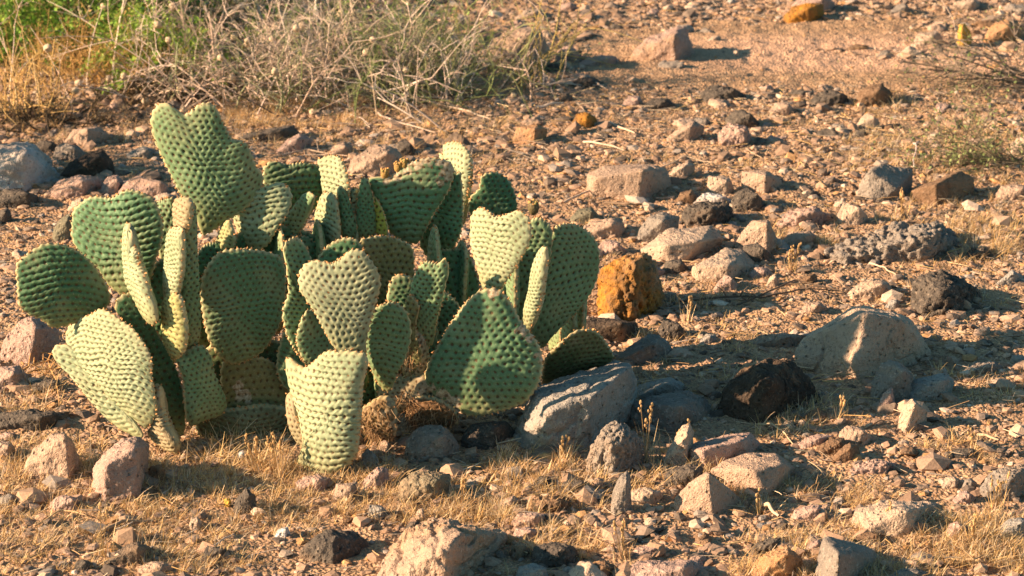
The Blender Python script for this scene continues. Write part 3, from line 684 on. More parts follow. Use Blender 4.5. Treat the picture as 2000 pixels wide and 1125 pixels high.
    def relief(u, v, r):
        d, b_ = near(u, v)
        f = np.clip(1-r**9, 0, 1)
        q = np.stack([u*130, v*130, np.full_like(u, npad*1.7)], 1)
        dimp = -np.exp(-(d/.24)**2)*.0021
        fb = b_+.16*perlin(np.stack([u*90, v*90, u*0+npad], 1), 6); fb = fb-np.round(fb)
        ridge = .0006-.0022*np.exp(-(fb/.15)**2)*np.clip(d*2.2, .2, 1)*(amp > 1.05)-.0008*np.exp(-(fb/.2)**2)*(amp <= 1.05)
        sw = .0004*np.clip(d/.6, 0, 1)
        va = 1+.7*perlin(np.stack([u*16, v*16, np.full_like(u, npad*4.)], 1), 9)
        return amp*va*(dimp+ridge+sw+.0008*perlin(q, 1))*f, d
    wv = base(u, v); tk = thick(rho_)
    rel, d = relief(u, v, rho_)
    wav = 0.0012*np.sin(TH*0+np.concatenate([[0], TH])[1:]*per/.0125*1.0)  # rim scallops
    sc = np.concatenate([[0], wav*RH**12])
    dirx = np.concatenate([[0], np.cos(TH)]); diry = np.concatenate([[0], np.sin(TH)])
    uu, vv = u+dirx*sc, v+diry*sc
    front = P0+uu[:, None]*U+vv[:, None]*Vv+(wv+tk+rel)[:, None]*n
    back = P0+uu[:, None]*U+vv[:, None]*Vv+(wv-tk-rel)[:, None]*n
    back = back[:-na]                                  # share the rim ring
    V = np.concatenate([front, back]); nf = len(front)
    k = np.arange(na); k2 = (k+1) % na
    tri = [np.stack([np.zeros(na, int), 1+k, 1+k2], 1), np.stack([np.full(na, nf), nf+1+k2, nf+1+k], 1)]
    q4 = []
    for i in range(nr-1):
        a, b_ = 1+i*na, 1+(i+1)*na
        q4.append(np.stack([a+k, b_+k, b_+k2, a+k2], 1))
        a2 = nf+1+i*na; b2 = (nf+1+(i+1)*na) if i < nr-2 else 1+(nr-1)*na
        q4.append(np.stack([a2+k2, b2+k2, b2+k, a2+k], 1))
    # orientation: front faces must look along n
    F3, F4 = np.concatenate(tri), np.concatenate(q4)
    if np.dot(np.cross(U, Vv), n) < 0: F3, F4 = F3[:, ::-1], F4[:, ::-1]
    vr = .05*perlin(np.stack([u*70, v*70, np.full_like(u, npad*2.)], 1), 4)
    mask = np.clip((.235+vr-d)/.08, 0, 1)*np.clip(1.1-rho_**14, 0, 1)*.92
    cols = np.tile(np.array(col), (len(u), 1))
    groove = np.clip(1-d/.5, 0, 1)[:, None]
    cols = cols*(1-.10*groove)
    rim = np.clip((rho_-.94)/.05, 0, 1)[:, None]
    cols = cols*(1-.8*rim)+np.array((.50,.43,.26))*.8*rim
    base_y = np.clip((-v/hv-.72)/.28, 0, 1)[:, None]
    base_y = np.clip((-v/hv-.35)/.65, 0, 1)[:, None]
    cols = cols*(1-.6*base_y)+np.array((.24,.22,.09))*.6*base_y
    lowb = rs.rand()*.0
    full = lambda x: np.concatenate([x, x[:-na]])
    sv = np.full(len(u), scar, float)
    for (sx2, sy2, sr) in spots:
        r = ray(sx2, sy2); o = np.array([0, 0, CAM_H]); q = o+r*(np.dot(P0-o, n)/np.dot(r, n))-P0
        sv = np.maximum(sv, .6*np.clip(1.3-np.hypot(u-q@U, v-q@Vv)/(sr*1.7*mpp), 0, 1)*(.7+.6*perlin(np.stack([u*90, v*90, u*0], 1), 3)))
    V = V-CO
    me = make_mesh('pad', V, [F3, F4], full(cols), {'areole': full(mask), 'scar': full(sv)})
    o = link('pad', me, M_pad, cactus)
    if label: o['label'] = label
    # spine tufts in the areoles
    pts = []; m_ = int(sz*1.6/sy_)+2
    A, B = np.meshgrid(np.arange(-m_, m_+1), np.arange(-m_, m_+1)); A, B = A.ravel().astype(float), B.ravel().astype(float)
    a = (A+(B % 2)*.5)*sx_; b_ = B*sy_; uu, vv = a.copy(), b_.copy()
    for _ in range(5):
        wa, wb_ = warp(uu, vv); uu += a-wa; vv += b_-wb_
    r_ = np.hypot(uu/hu, vv/hv)/np.maximum(Rth(np.arctan2(vv/hv, uu/hu)), 1e-3)
    ok = r_ < .96; uu, vv, r_ = uu[ok], vv[ok], r_[ok]
    rel_, _ = relief(uu, vv, r_)
    wv_ = base(uu, vv); tk_ = thick(r_)
    nrim = int(per/.0075); ra = np.linspace(-math.pi, math.pi, nrim, endpoint=False)+rs.rand(nrim)*5.5/nrim
    R1 = Rth(ra); ru, rv = R1*np.cos(ra)*hu, R1*np.sin(ra)*hv
    rd = np.stack([np.cos(ra), np.sin(ra)], 1)
    P_f = P0+uu[:, None]*U+vv[:, None]*Vv+(wv_+tk_+rel_)[:, None]*n
    P_b = P0+uu[:, None]*U+vv[:, None]*Vv+(wv_-tk_-rel_)[:, None]*n
    jit = (rs.rand(nrim)-.5)*T*.4
    P_r = P0+ru[:, None]*U+rv[:, None]*Vv+(base(ru, rv)+jit)[:, None]*n
    D_r = rd[:, :1]*U+rd[:, 1:]*Vv
    Pn = np.concatenate([P_f, P_b, P_r]); Dn = np.concatenate([np.tile(n, (len(P_f), 1)), np.tile(-n, (len(P_b), 1)), D_r])
    sc_ = np.concatenate([np.full(2*len(P_f), .0009), np.full(nrim, .0017)])*(.35+1.0*rs.rand(len(Pn)))*tuft
    k = len(Pn)
    X = np.cross(Dn, rs.normal(size=(k, 3))); X /= np.linalg.norm(X, axis=1)[:, None]; Yv = np.cross(Dn, X)
    s3 = sc_[:, None]
    oct_ = np.stack([Pn+Dn*s3*1.7, Pn+X*s3, Pn+Yv*s3, Pn-X*s3, Pn-Yv*s3, Pn-Dn*s3], 1)+rs.normal(size=(k, 6, 3))*s3[:, None]*.25
    ft = np.array([(0,1,2),(0,2,3),(0,3,4),(0,4,1),(5,2,1),(5,3,2),(5,4,3),(5,1,4)])
    FF = (ft[None]+np.arange(k)[:, None, None]*6).reshape(-1, 3)
    tc_ = np.array([(.20,.095,.035)])*(.6+.8*rs.rand(k, 1)); tc_[2*len(P_f):] = np.array([(.44,.24,.11)])*(.6+.8*rs.rand(nrim, 1))
    tm = make_mesh('areoles', oct_.reshape(-1, 3)-CO, [FF], np.repeat(tc_, 6, axis=0), smooth=False)
    to = link('areoles', tm, M_tuft, o); to['kind'] = 'stuff'
    if shag:
        Sh = Tubes()
        for _ in range(shag):
            i = rs.randint(len(front)); p = front[i]; d = n*(.4+rs.rand())+np.array([0, 0, -.9])+rs.normal(size=3)*.6; d /= np.linalg.norm(d)
            ln = rs.uniform(.006, .022); t = np.linspace(0, 1, 4)[:, None]
            Sh.tube(p-CO+d*ln*t+rs.normal(size=3)*ln*.3*t*t, .0007, .0003, np.array(((.50,.34,.20), (.30,.18,.09), (.16,.10,.06))[rs.randint(3)])*(.7+.5*rs.rand()), 3)
        so = link('fibres', Sh.mesh('fibres'), M_tuft, o); so['kind'] = 'stuff'
    return o

PD = pad
# back row
PD([(310,440),(304,400),(320,388),(340,390),(346,450),(332,512),(314,505)], 800, 5, col=MID)
PD([(834,296),(848,282),(868,277),(892,279),(912,291),(924,311),(926,338),(921,370),(914,395),(905,425),(895,440),(888,400),(893,360),(885,328),(861,308)], 735, 52, 8, T=.020, col=BLOOM, spacing=.0115, label='curled pale pad at the back with a yellow tip', center=(903,350), bend=(-.006,-.01))
PD([(916,412),(918,385),(934,368),(939,345),(953,337),(973,337),(993,351),(1004,372),(1009,395),(1006,420),(985,445),(955,448),(930,440)], 745, -12, col=DEEP)
PD([(513,350),(518,325),(535,315),(562,321),(589,317),(613,320),(628,332),(636,356),(634,380),(615,410),(585,435),(550,440),(522,405)], 770, -14, col=DEEP, amp=1.2)
PD([(616,318),(633,305),(650,302),(667,308),(678,325),(685,342),(690,362),(688,390),(675,425),(655,440),(640,420),(630,375)], 775, 42, 5, col=BLOOM, spacing=.011, amp=1.3, bend=(.008,0))
PD([(850,500),(880,485),(910,490),(926,520),(936,560),(928,590),(905,625),(872,670),(852,690),(846,600)], 770, 0, col=TEAL)
PD([(1078,452),(1088,440),(1105,436),(1125,438),(1145,449),(1162,466),(1170,490),(1170,527),(1161,561),(1142,591),(1108,628),(1081,655),(1061,680),(1046,675),(1036,645),(1045,590),(1060,530),(1072,480)], 785, -24, 0, T=.018, col=MID, spacing=.0118, bend=(-.006,0))
PD([(1028,440),(1038,428),(1054,424),(1072,437),(1079,460),(1073,515),(1056,572),(1040,615),(1020,650),(1000,640),(984,600),(978,560),(1008,510)], 795, 6, col=MID, spacing=.012)
PD([(880,322),(892,338),(899,334),(903,360),(905,410),(903,445),(890,478),(872,500),(842,505),(826,490),(820,468),(834,440),(856,405),(872,365)], 768, 18, col=TEAL, bend=(.004,0))
PD([(718,349),(745,345),(765,342),(785,325),(812,313),(839,308),(863,312),(880,320),(886,340),(880,364),(866,391),(849,415),(836,440),(819,472),(799,476),(772,464),(755,447),(742,416),(730,383)], 780, 2, -4, T=.018, col=TEAL, spacing=.0135, amp=1.5, arch=.2, spots=[(755,347,9),(775,340,9),(795,326,9),(815,317,9),(838,312,9),(862,316,10),(874,330,12),(868,345,10),(860,352,7)], label='broad torn pad with a pale corky scar along its top edge')
PD([(700,470),(722,462),(750,460),(785,470),(806,485),(809,520),(806,560),(795,592),(765,606),(728,612),(704,570),(690,510)], 800, -16, col=OLD, spacing=.012, label='old brownish green pad behind the tall front pad')
# tallest pad
PD([(366,400),(350,378),(333,345),(316,312),(301,281),(294,256),(293,234),(301,214),(314,204),(328,205),(341,212),(354,222),(366,222),(378,212),(392,203),(409,201),(422,210),(432,231),(443,254),(454,272),(468,275),(482,282),(491,302),(501,329),(513,348),(508,378),(482,408),(447,430),(415,452),(395,458),(384,430)], 815, -1, -3, T=.018, col=MID, spacing=.0122, bend=(-.022,0), center=(405,325), arch=1.2, label='tallest pad with a notched heart shaped top')
# centre
PD([(582,460),(575,458),(560,470),(553,490),(556,530),(566,560),(600,566),(628,535),(634,505),(620,478),(600,462)], 800, -18, col=DEEP, spacing=.011)
PD([(421,462),(430,440),(450,428),(462,445),(466,470),(456,492),(432,502),(420,485)], 812, 42, col=(.30,.32,.16), spacing=.009)
PD([(451,430),(442,403),(442,379),(451,359),(464,347),(481,345),(496,352),(511,364),(525,362),(542,358),(559,367),(567,386),(565,408),(553,432),(537,456),(524,478),(500,490),(476,480),(460,452)], 808, 14, col=BLOOM, bend=(-.012,0), spacing=.0118, amp=1.2)
PD([(612,373),(600,375),(587,386),(570,408),(553,430),(535,452),(524,474),(527,492),(545,499),(568,474),(589,447),(606,418),(618,395),(622,380)], 798, 30, col=MID, T=.020, bend=(.014,0), spacing=.010)
PD([(625,379),(642,376),(662,383),(670,420),(668,467),(650,480),(636,474),(622,450),(609,427),(613,405)], 788, 46, 6, col=BLOOM, spacing=.0115, amp=1.5)
PD([(660,370),(670,366),(680,383),(690,416),(697,450),(693,474),(672,470),(664,430)], 786, -24, T=.018, col=GREEN, spacing=.010)
PD([(677,374),(690,368),(702,370),(700,396),(695,433),(688,410)], 780, 45, col=BLOOM, spacing=.010)
PD([(704,352),(712,347),(720,352),(727,378),(733,416),(735,450),(724,466),(706,464),(697,443),(697,405)], 784, -4, T=.020, col=GREEN, spacing=.010, bend=(-.01,0))
PD([(726,380),(738,389),(751,416),(758,447),(755,461),(738,458),(727,440),(722,410)], 782, 30, T=.010, col=YEL, spacing=.011, label='small yellow pad')
PD([(398,535),(417,504),(434,491),(456,486),(484,486),(518,490),(549,503),(560,540),(557,600),(549,633),(532,663),(511,690),(484,704),(461,712),(440,706),(420,686),(406,660),(397,620),(393,575)], 842, -20, 2, T=.020, col=GREEN, spacing=.0122, amp=1.2, bend=(-.008,0))
PD([(432,712),(470,700),(520,700),(552,735),(562,790),(535,826),(475,832),(440,800)], 838, -14, col=OLD, scar=.10, spots=[(470,765,12),(485,775,10),(462,752,8)], label='old dark pad low in the clump')
# left group
PD([(137,440),(140,415),(150,402),(169,388),(189,384),(216,386),(234,376),(251,369),(270,373),(292,384),(305,401),(313,424),(317,447),(313,480),(304,506),(297,535),(285,563),(262,578),(235,575),(210,555),(190,525),(165,505),(147,487),(137,465)], 838, 12, -2, col=GREEN, spacing=.0128, amp=1.6, bend=(-.010,0), arch=.9)
PD([(225,590),(255,572),(290,610),(305,645),(330,690),(350,735),(362,800),(358,852),(335,862),(310,810),(290,745),(272,672),(235,630)], 862, -14, col=DEEP)
PD([(33,560),(32,520),(44,504),(64,489),(84,477),(105,475),(127,478),(146,487),(166,499),(186,521),(204,548),(216,580),(206,606),(180,622),(150,630),(125,638),(101,639),(80,624),(51,611),(36,592)], 862, -12, 5, col=DEEP, amp=1.5, spacing=.0128)
PD([(106,690),(109,677),(124,672),(150,685),(190,735),(240,790),(280,838),(283,855),(262,851),(225,830),(185,790),(140,735),(115,708)], 872, 25, col=BLOOM, bend=(.012,0), amp=1.5, spacing=.012, tilt=8)
PD([(115,655),(125,638),(145,624),(172,616),(193,604),(216,611),(238,627),(257,640),(274,661),(286,684),(292,709),(291,736),(294,769),(297,803),(289,828),(277,838),(262,826),(240,806),(216,780),(196,756),(176,739),(155,719),(135,697),(119,674)], 880, 32, 2, T=.018, col=BLOOM, bend=(-.014,0), spacing=.0115, amp=1.7, arch=.9)
PD([(231,440),(241,437),(250,440),(252,460),(259,478),(270,490),(277,510),(288,530),(296,555),(303,580),(312,605),(313,626),(302,636),(286,624),(270,600),(255,573),(243,548),(234,506),(229,474)], 872, 56, T=.022, col=BLOOM, spacing=.0105, amp=1.1)
PD([(294,765),(300,750),(318,760),(324,800),(340,838),(356,862),(356,884),(341,886),(314,872),(294,858),(284,842),(296,828),(297,796)], 888, 40, T=.026, col=WOODY, spacing=.0095, scar=.12, amp=1.5, label='corky stem like pad rooted in the ground')
PD([(350,400),(372,396),(384,410),(389,480),(393,560),(397,640),(388,672),(362,682),(347,600),(345,500)], 868, -34, T=.02, col=MID, spacing=.011)
PD([(334,400),(340,388),(358,384),(376,390),(383,410),(380,440),(360,462),(338,456),(332,430)], 874, 54, T=.019, amp=1.4, col=WOODY, spacing=.009, scar=.10)
PD([(330,450),(348,442),(366,450),(368,500),(362,550),(350,590),(322,592),(313,575),(318,520),(324,480)], 877, 58, T=.020, amp=1.4, col=BLOOM, spacing=.010, scar=.03)
PD([(313,586),(332,570),(354,578),(364,610),(372,650),(368,682),(352,699),(340,700),(322,686),(310,662),(306,630)], 880, 48, T=.022, amp=1.4, col=(.34,.34,.15), spacing=.0105, scar=.08, bend=(-.01,0))
PD([(341,702),(358,690),(378,677),(396,675),(412,695),(420,729),(436,763),(444,790),(432,812),(399,822),(375,832),(364,817),(360,776),(357,742),(348,714)], 872, -22, T=.028, col=MID, spacing=.011, bend=(-.012,0), scar=.04)
# middle front
PD([(553,480),(575,462),(596,480),(612,520),(622,580),(640,640),(642,690),(620,708),(598,709),(582,692),(566,668),(556,640),(552,606),(562,570),(558,520)], 884, -26, T=.014, col=MID, spacing=.011, center=(595,620))
PD([(603,604),(618,612),(645,660),(656,690),(635,705),(604,716),(588,694),(579,668),(581,640),(590,615)], 893, -22, T=.014, col=GREEN, spacing=.011)
PD([(721,622),(731,604),(751,592),(772,591),(792,606),(801,628),(803,658),(794,695),(777,729),(766,758),(751,764),(738,750),(724,722),(715,695),(714,660)], 868, 4, col=MID, spacing=.0112, amp=1.1)
PD([(812,532),(828,511),(841,511),(856,514),(868,505),(876,527),(873,544),(866,578),(861,600),(852,634),(845,672),(824,676),(803,661),(802,620),(800,570)], 848, 14, col=MID, spacing=.0105, bend=(-.01,0))
PD([(826,700),(812,640),(818,600),(800,575),(792,600),(796,640),(800,690),(806,735)], 850, 20, T=.018, col=OLD, spacing=.010)
PD([(909,437),(911,422),(922,411),(939,405),(954,412),(968,421),(984,421),(1001,415),(1018,411),(1031,420),(1038,438),(1040,460),(1034,483),(1018,510),(1002,534),(988,553),(976,570),(960,574),(944,567),(935,551),(928,527),(918,497),(910,470)], 838, 36, 2, T=.018, col=BLOOM, spacing=.0112, amp=1.1, bend=(-.010,0), label='sunlit heart shaped pad on top of the right group')
PD([(1043,512),(1054,489),(1067,481),(1077,490),(1077,527),(1071,561),(1062,593),(1055,612),(1047,630),(1033,645),(1020,638),(1016,617),(1026,582),(1034,556)], 846, 56, T=.020, col=BLOOM, spacing=.0085)
PD([(939,566),(966,562),(986,573),(1002,597),(1016,624),(1036,650),(1052,675),(1059,702),(1058,729),(1048,759),(1028,785),(1000,798),(966,806),(939,812),(909,810),(885,792),(850,776),(828,752),(834,715),(851,682),(868,651),(885,624),(902,600),(919,581)], 862, 4, 3, T=.024, col=GREEN, spacing=.0142, amp=1.0, arch=.4, bend=(-.012,0), spots=[(848,768,18),(868,780,16),(885,785,12),(966,568,10),(1020,640,10),(1040,665,9),(1052,700,8)], label='large smooth green pad at front right with dark areoles')
PD([(533,724),(535,710),(546,709),(569,717),(589,720),(609,709),(630,690),(652,684),(704,690),(713,712),(706,749),(702,796),(697,847),(694,881),(684,905),(663,921),(636,930),(603,927),(580,920),(573,906),(582,888),(588,868),(582,838),(572,806),(557,778),(546,756)], 918, 26, 2, T=.034, col=BLOOM, spacing=.0135, amp=1.6, bend=(-.040,0), arch=.3, center=(650,800), label='thick front pad rooted in the ground, bright on its left side')
PD([(582,545),(586,528),(597,516),(616,509),(634,512),(650,513),(667,503),(684,489),(707,488),(724,507),(738,530),(743,556),(738,580),(731,605),(722,638),(715,671),(712,694),(690,704),(664,694),(648,672),(630,640),(613,607),(597,585),(584,565)], 906, 4, 2, T=.018, col=(.27,.31,.21), spacing=.0118, amp=.9, bend=(-.010,0), label='tall heart shaped pad at the front')
PD([(552,770),(575,780),(590,820),(606,860),(618,890),(600,884),(575,858),(558,820)], 905, 35, T=.016, col=WOODY, spacing=.010, scar=.1)
PD([(400,690),(440,660),(520,660),(600,690),(610,760),(590,850),(520,880),(430,870),(390,800)], 826, -16, T=.03, col=(.09,.13,.06), scar=.06)  # low filler pads from here, coloured dark to stand in for shade in the gaps
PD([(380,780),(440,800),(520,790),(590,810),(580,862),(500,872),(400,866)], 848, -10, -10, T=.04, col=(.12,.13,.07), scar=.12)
# old and dead pads round the foot
PD([(1060,725),(1068,692),(1098,662),(1130,645),(1165,650),(1190,678),(1196,700),(1160,722),(1110,738),(1064,752)], 800, -22, -30, col=(.13,.14,.06), scar=.12, amp=1.0, label='old wrinkled olive brown pad lying at the right')
PD([(698,805),(715,790),(742,778),(764,790),(774,820),(772,852),(745,860),(715,858),(700,835)], 868, 25, -20, T=.028, col=DEAD, scar=.20, amp=.9, spacing=.012, shag=170, label='dead brown pad at the foot of the clump')
PD([(790,790),(800,778),(850,778),(888,800),(892,828),(860,832),(815,830),(796,815)], 858, 10, -20, T=.026, col=(.16,.09,.045), scar=.12, amp=.9, spacing=.012, shag=260, label='dead fibrous brown pad under the large green pad')
PD([(740,760),(790,735),(840,730),(846,770),(800,800),(755,800)], 850, 0, 0, T=.05, col=WOODY, scar=.2, shag=60, amp=1.0, spacing=.010)
PD([(800,640),(830,655),(838,700),(830,745),(800,760),(785,725),(790,680)], 846, 10, 0, T=.035, col=WOODY, scar=.2, shag=60, amp=1.0, spacing=.010)
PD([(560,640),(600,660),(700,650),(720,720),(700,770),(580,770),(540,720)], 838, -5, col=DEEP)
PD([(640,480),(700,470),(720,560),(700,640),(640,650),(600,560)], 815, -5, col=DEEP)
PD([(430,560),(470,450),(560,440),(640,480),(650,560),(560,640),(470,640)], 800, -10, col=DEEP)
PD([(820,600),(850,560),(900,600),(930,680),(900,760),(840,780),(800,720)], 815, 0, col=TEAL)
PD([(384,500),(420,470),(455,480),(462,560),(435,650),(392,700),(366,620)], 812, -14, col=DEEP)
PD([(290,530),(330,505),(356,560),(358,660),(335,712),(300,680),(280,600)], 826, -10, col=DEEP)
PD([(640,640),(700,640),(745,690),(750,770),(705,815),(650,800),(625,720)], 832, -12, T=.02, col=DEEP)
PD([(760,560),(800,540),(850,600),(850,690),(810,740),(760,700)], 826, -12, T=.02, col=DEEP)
# edge-on pads added inside the clump to widen the shadow it casts
for (x_, ya, yb, ft, hw) in ((470,500,700,815,18),(545,440,640,800,18),(620,430,610,790,18),(760,470,660,785,20),(850,440,650,775,20),(1000,480,640,800,18),(900,470,640,765,20),(690,400,560,775,16),(740,600,780,838,18),(1112,462,700,745,22),(1085,470,690,716,22),(1132,475,690,700,20)):
    PD([(x_-hw*.5,yb),(x_-hw,(ya+yb)/2+10),(x_-hw*.8,ya+25),(x_,ya),(x_+hw*.8,ya+25),(x_+hw,(ya+yb)/2),(x_+hw*.5,yb)], ft, 76, T=.018, col=MID)
# fruit
def fruit(px, py, foot, r, col, label=None):
    V, F = ico(3); rs = np.random.RandomState(int(px))
    S = V*np.array([r, r, r*1.5])*(1+.12*perlin(V*6, 2))[:, None]
    S[:, 2] = np.where(S[:, 2] > r*1.1, r*1.1-.3*(S[:, 2]-r*1.1), S[:, 2])
    p = at(px, py, gY(foot))
    me = make_mesh('fruit', S+p-CO, [F], np.tile(col, (len(V), 1)), {'areole': np.clip(perlin(V*9, 4)*3-.6, 0, 1), 'scar': np.zeros(len(V))})
    o = link('fruit', me, M_pad, cactus)
    if label: o['label'] = label
    T_ = Tubes()
    for k in range(26):
        a = rs.rand()*6.28; q = p+np.array([math.cos(a)*r*.8, math.sin(a)*r*.8, r*1.0*(.6+.5*rs.rand())])
        v, f = ico(0); T_.add(v*.0018*(.6+rs.rand())+q-CO, f, (.50*(.6+.6*rs.rand()), .27, .10))
    to = link('areoles', T_.mesh('areoles'), M_tuft, o); to['kind'] = 'stuff'
fruit(1042, 404, 800, .009, (.12,.10,.05), 'dark bud with an orange crown on top of a pad')
for (x, y, f) in ((752,338,780),(778,326,780),(790,320,780),(655,497,806),(640,503,806)): fruit(x, y, f, .007, (.36,.22,.07))

# ------------------------------------------------------------------ loose stones, gravel, grass, litter
rng = np.random.RandomState(3)
def visible_xy(n, ylo=3.45, yhi=9.6, mar=.14):
    y = np.sqrt(rng.uniform(ylo**2, yhi**2, n)); x = rng.uniform(-1, 1, n)*(y*math.tan(HFOV/2)*1.04+mar)
    return x, y
def to_px(x, y, z=0.0):
    cp, sp = math.cos(PITCH), math.sin(PITCH)
    dz = z-CAM_H; f = y*cp-dz*sp; u = y*sp+dz*cp
    return 1000+x/f*FPX, 562.5-u/f*FPX
def is_sand(px, py): return ((py > 95+40*np.sin(px*.004)) & (py < 178-(2000-px)*.012) & (px > 1150)) | ((py > 40) & (py < 96) & (px > 1350) & (px < 1780))
pal = np.array([(.38,.255,.18),(.33,.22,.16),(.27,.19,.145),(.44,.31,.23),(.50,.39,.31),(.22,.17,.14),(.12,.095,.08),(.30,.26,.235),(.42,.245,.12),(.58,.48,.40)])
pw = np.array([.22,.2,.14,.12,.06,.1,.06,.05,.04,.01])
n = 100000
x, y = visible_xy(n); px, py = to_px(x, y)
keep = ~(is_sand(px, py) & (rng.rand(n) < .85)); x, y, px, py = x[keep], y[keep], px[keep], py[keep]; n = len(x)
cl = perlin(np.stack([x*2.6, y*2.6, x*0], 1), 4)
r = np.exp(rng.normal(math.log(.0034), .62, n))*(1+.35*np.clip(cl, -1, 1)); r = np.clip(r, .0014, .022)
r = np.where(is_sand(px, py), np.minimum(r, .0045), r)
V0, F0 = ico(0)
chunks_V = []; 
sc = np.stack([r*(.8+.6*rng.rand(n)), r*(.8+.6*rng.rand(n)), r*(.35+.5*rng.rand(n))], 1)
J = V0[None]*(1+rng.uniform(-.28, .28, (n, 12, 1)))
J = J*sc[:, None]
a = rng.rand(n)*6.28; ca, sa = np.cos(a)[:, None], np.sin(a)[:, None]
tl = rng.normal(0, .35, n)[:, None]
X = J[..., 0]*ca-J[..., 1]*sa; Yy = J[..., 0]*sa+J[..., 1]*ca; Z = J[..., 2]+X*tl*.6
gz_ = ground_h(x, y)
V = np.stack([X+x[:, None], Yy+y[:, None], Z+(gz_+r*.12)[:, None]], -1).reshape(-1, 3)
F = (F0[None]+np.arange(n)[:, None, None]*12).reshape(-1, 3)
ci = rng.choice(len(pal), n, p=pw/pw.sum()); cc = pal[ci]*(.75+.5*rng.rand(n, 1))
gr = make_mesh('gravel', V, [F], np.repeat(cc, 12, axis=0), smooth=False)
tag(link('gravel', gr, M_gravel), 'fine reddish brown gravel and chips covering the ground', 'gravel', None, 'stuff')
del V, F, J

# individual loose stones: eight shapes copied and turned
protos = []
for k in range(10):
    rs = np.random.RandomState(50+k)
    P = rs.normal(size=(14, 3)); P /= np.linalg.norm(P, axis=1)[:, None]; P *= np.array([1, .8, .6])*(.8+.3*rs.rand(14, 1))
    P *= .02
    Vp, Fp = solid_from(P, 3, 1.2, 70+k, 40)
    protos.append((Vp, Fp))
keys = ['tan', 'pink', 'grey', 'dark', 'pale', 'brown', 'rust', 'bluish']
kp = [.25, .22, .10, .17, .10, .12, .01, .03]
names = dict(tan='tan', pink='pinkish', grey='grey', dark='dark', pale='pale', brown='brown', rust='rusty orange', bluish='bluish grey')
meshes = {}
for kx, key in enumerate(keys):
    for k in range(10):
        if (k+kx) % 2: continue
        me = make_mesh('stone', protos[k][0], [protos[k][1]]); me.materials.append(rock_mat(key)); meshes[(key, k)] = me
n_st = 0; tries = 0
rocks_xy = [(o.location.x, o.location.y, max(o.dimensions.x, o.dimensions.y)*.5) for o in list(C.objects) if o.name.startswith('rock')]
while n_st < 298 and tries < 6000:
    tries += 1
    yy = math.sqrt(rng.uniform(3.6**2, 8.9**2)); xx = rng.uniform(-1, 1)*(yy*math.tan(HFOV/2)*1.02)
    p, q = to_px(xx, yy)
    if is_sand(np.array([p]), np.array([q]))[0] and rng.rand() < .85: continue
    if perlin(np.array([[xx*2.2, yy*2.2, 3.]]), 8)[0] < -.12: continue
    if any(abs(xx-a_)+abs(yy-b_) < c_*.9 for a_, b_, c_ in rocks_xy): continue
    if 560 < p < 1060 and 760 < q < 900: continue
    rub = (1100 < p and 240 < q < 660) or (p > 980 and q > 860) or (q < 330 and p > 850)
    if not rub and rng.rand() < .7: continue
    key = keys[rng.choice(8, p=kp)]
    ks = [k for k in range(10) if (key, k) in meshes]; k = ks[rng.randint(len(ks))]
    s = float(np.clip(np.exp(rng.normal(math.log(.75), .36)), .42, 1.8))*(1+.4*(yy > 6))*(1.25 if rub else 1)
    o = bpy.data.objects.new('stone', meshes[(key, k)]); C.objects.link(o)
    o.location = (xx, yy, hz(xx, yy)-.001*s)
    o.rotation_euler = (rng.normal(0, .3), rng.normal(0, .3), rng.rand()*6.28)
    o.scale = (s, s*(.7+.5*rng.rand()), s*(.6+.5*rng.rand()))
    size = 'thumb sized' if s < .62 else 'egg sized' if s < .95 else 'fist sized'
    tag(o, '%s %s loose stone lying on the gravel between larger rocks' % (size, names[key]), 'stone', 'loose %s %s stones on the gravel' % (size, names[key]))
    n_st += 1

# ---------------- dry grass cover
def straw_col(rs, k=None):
    c = np.array([(.68,.48,.23),(.60,.39,.17),(.76,.59,.36),(.44,.29,.16),(.66,.53,.39)])[rs.randint(5)]
    return c*(.75+.5*rs.rand())
def blades(T_, x, y, z, nb, h, spread, rs, w=.0014, lean=None):
    for _ in range(nb):
        a = rs.rand()*6.28; hh = h*(.45+.75*rs.rand()); le = spread*(.2+rs.rand())
        bx, by = x+rs.normal(0, h*.16), y+rs.normal(0, h*.16)
        d = np.array([math.cos(a), math.sin(a), 0]); t = np.linspace(0, 1, 4)[:, None]
        cur = rs.uniform(.6, 1.8)
        P = np.array([bx, by, z-.003])+d*hh*le*t**cur+np.array([0, 0, hh])*(t-.25*le*t*t)
        side = np.array([math.cos(a+1.57+rs.normal(0, .6)), math.sin(a+1.57), .1]); side /= np.linalg.norm(side)
        T_.blade(P, w*(.7+.8*rs.rand()), side, straw_col(rs))
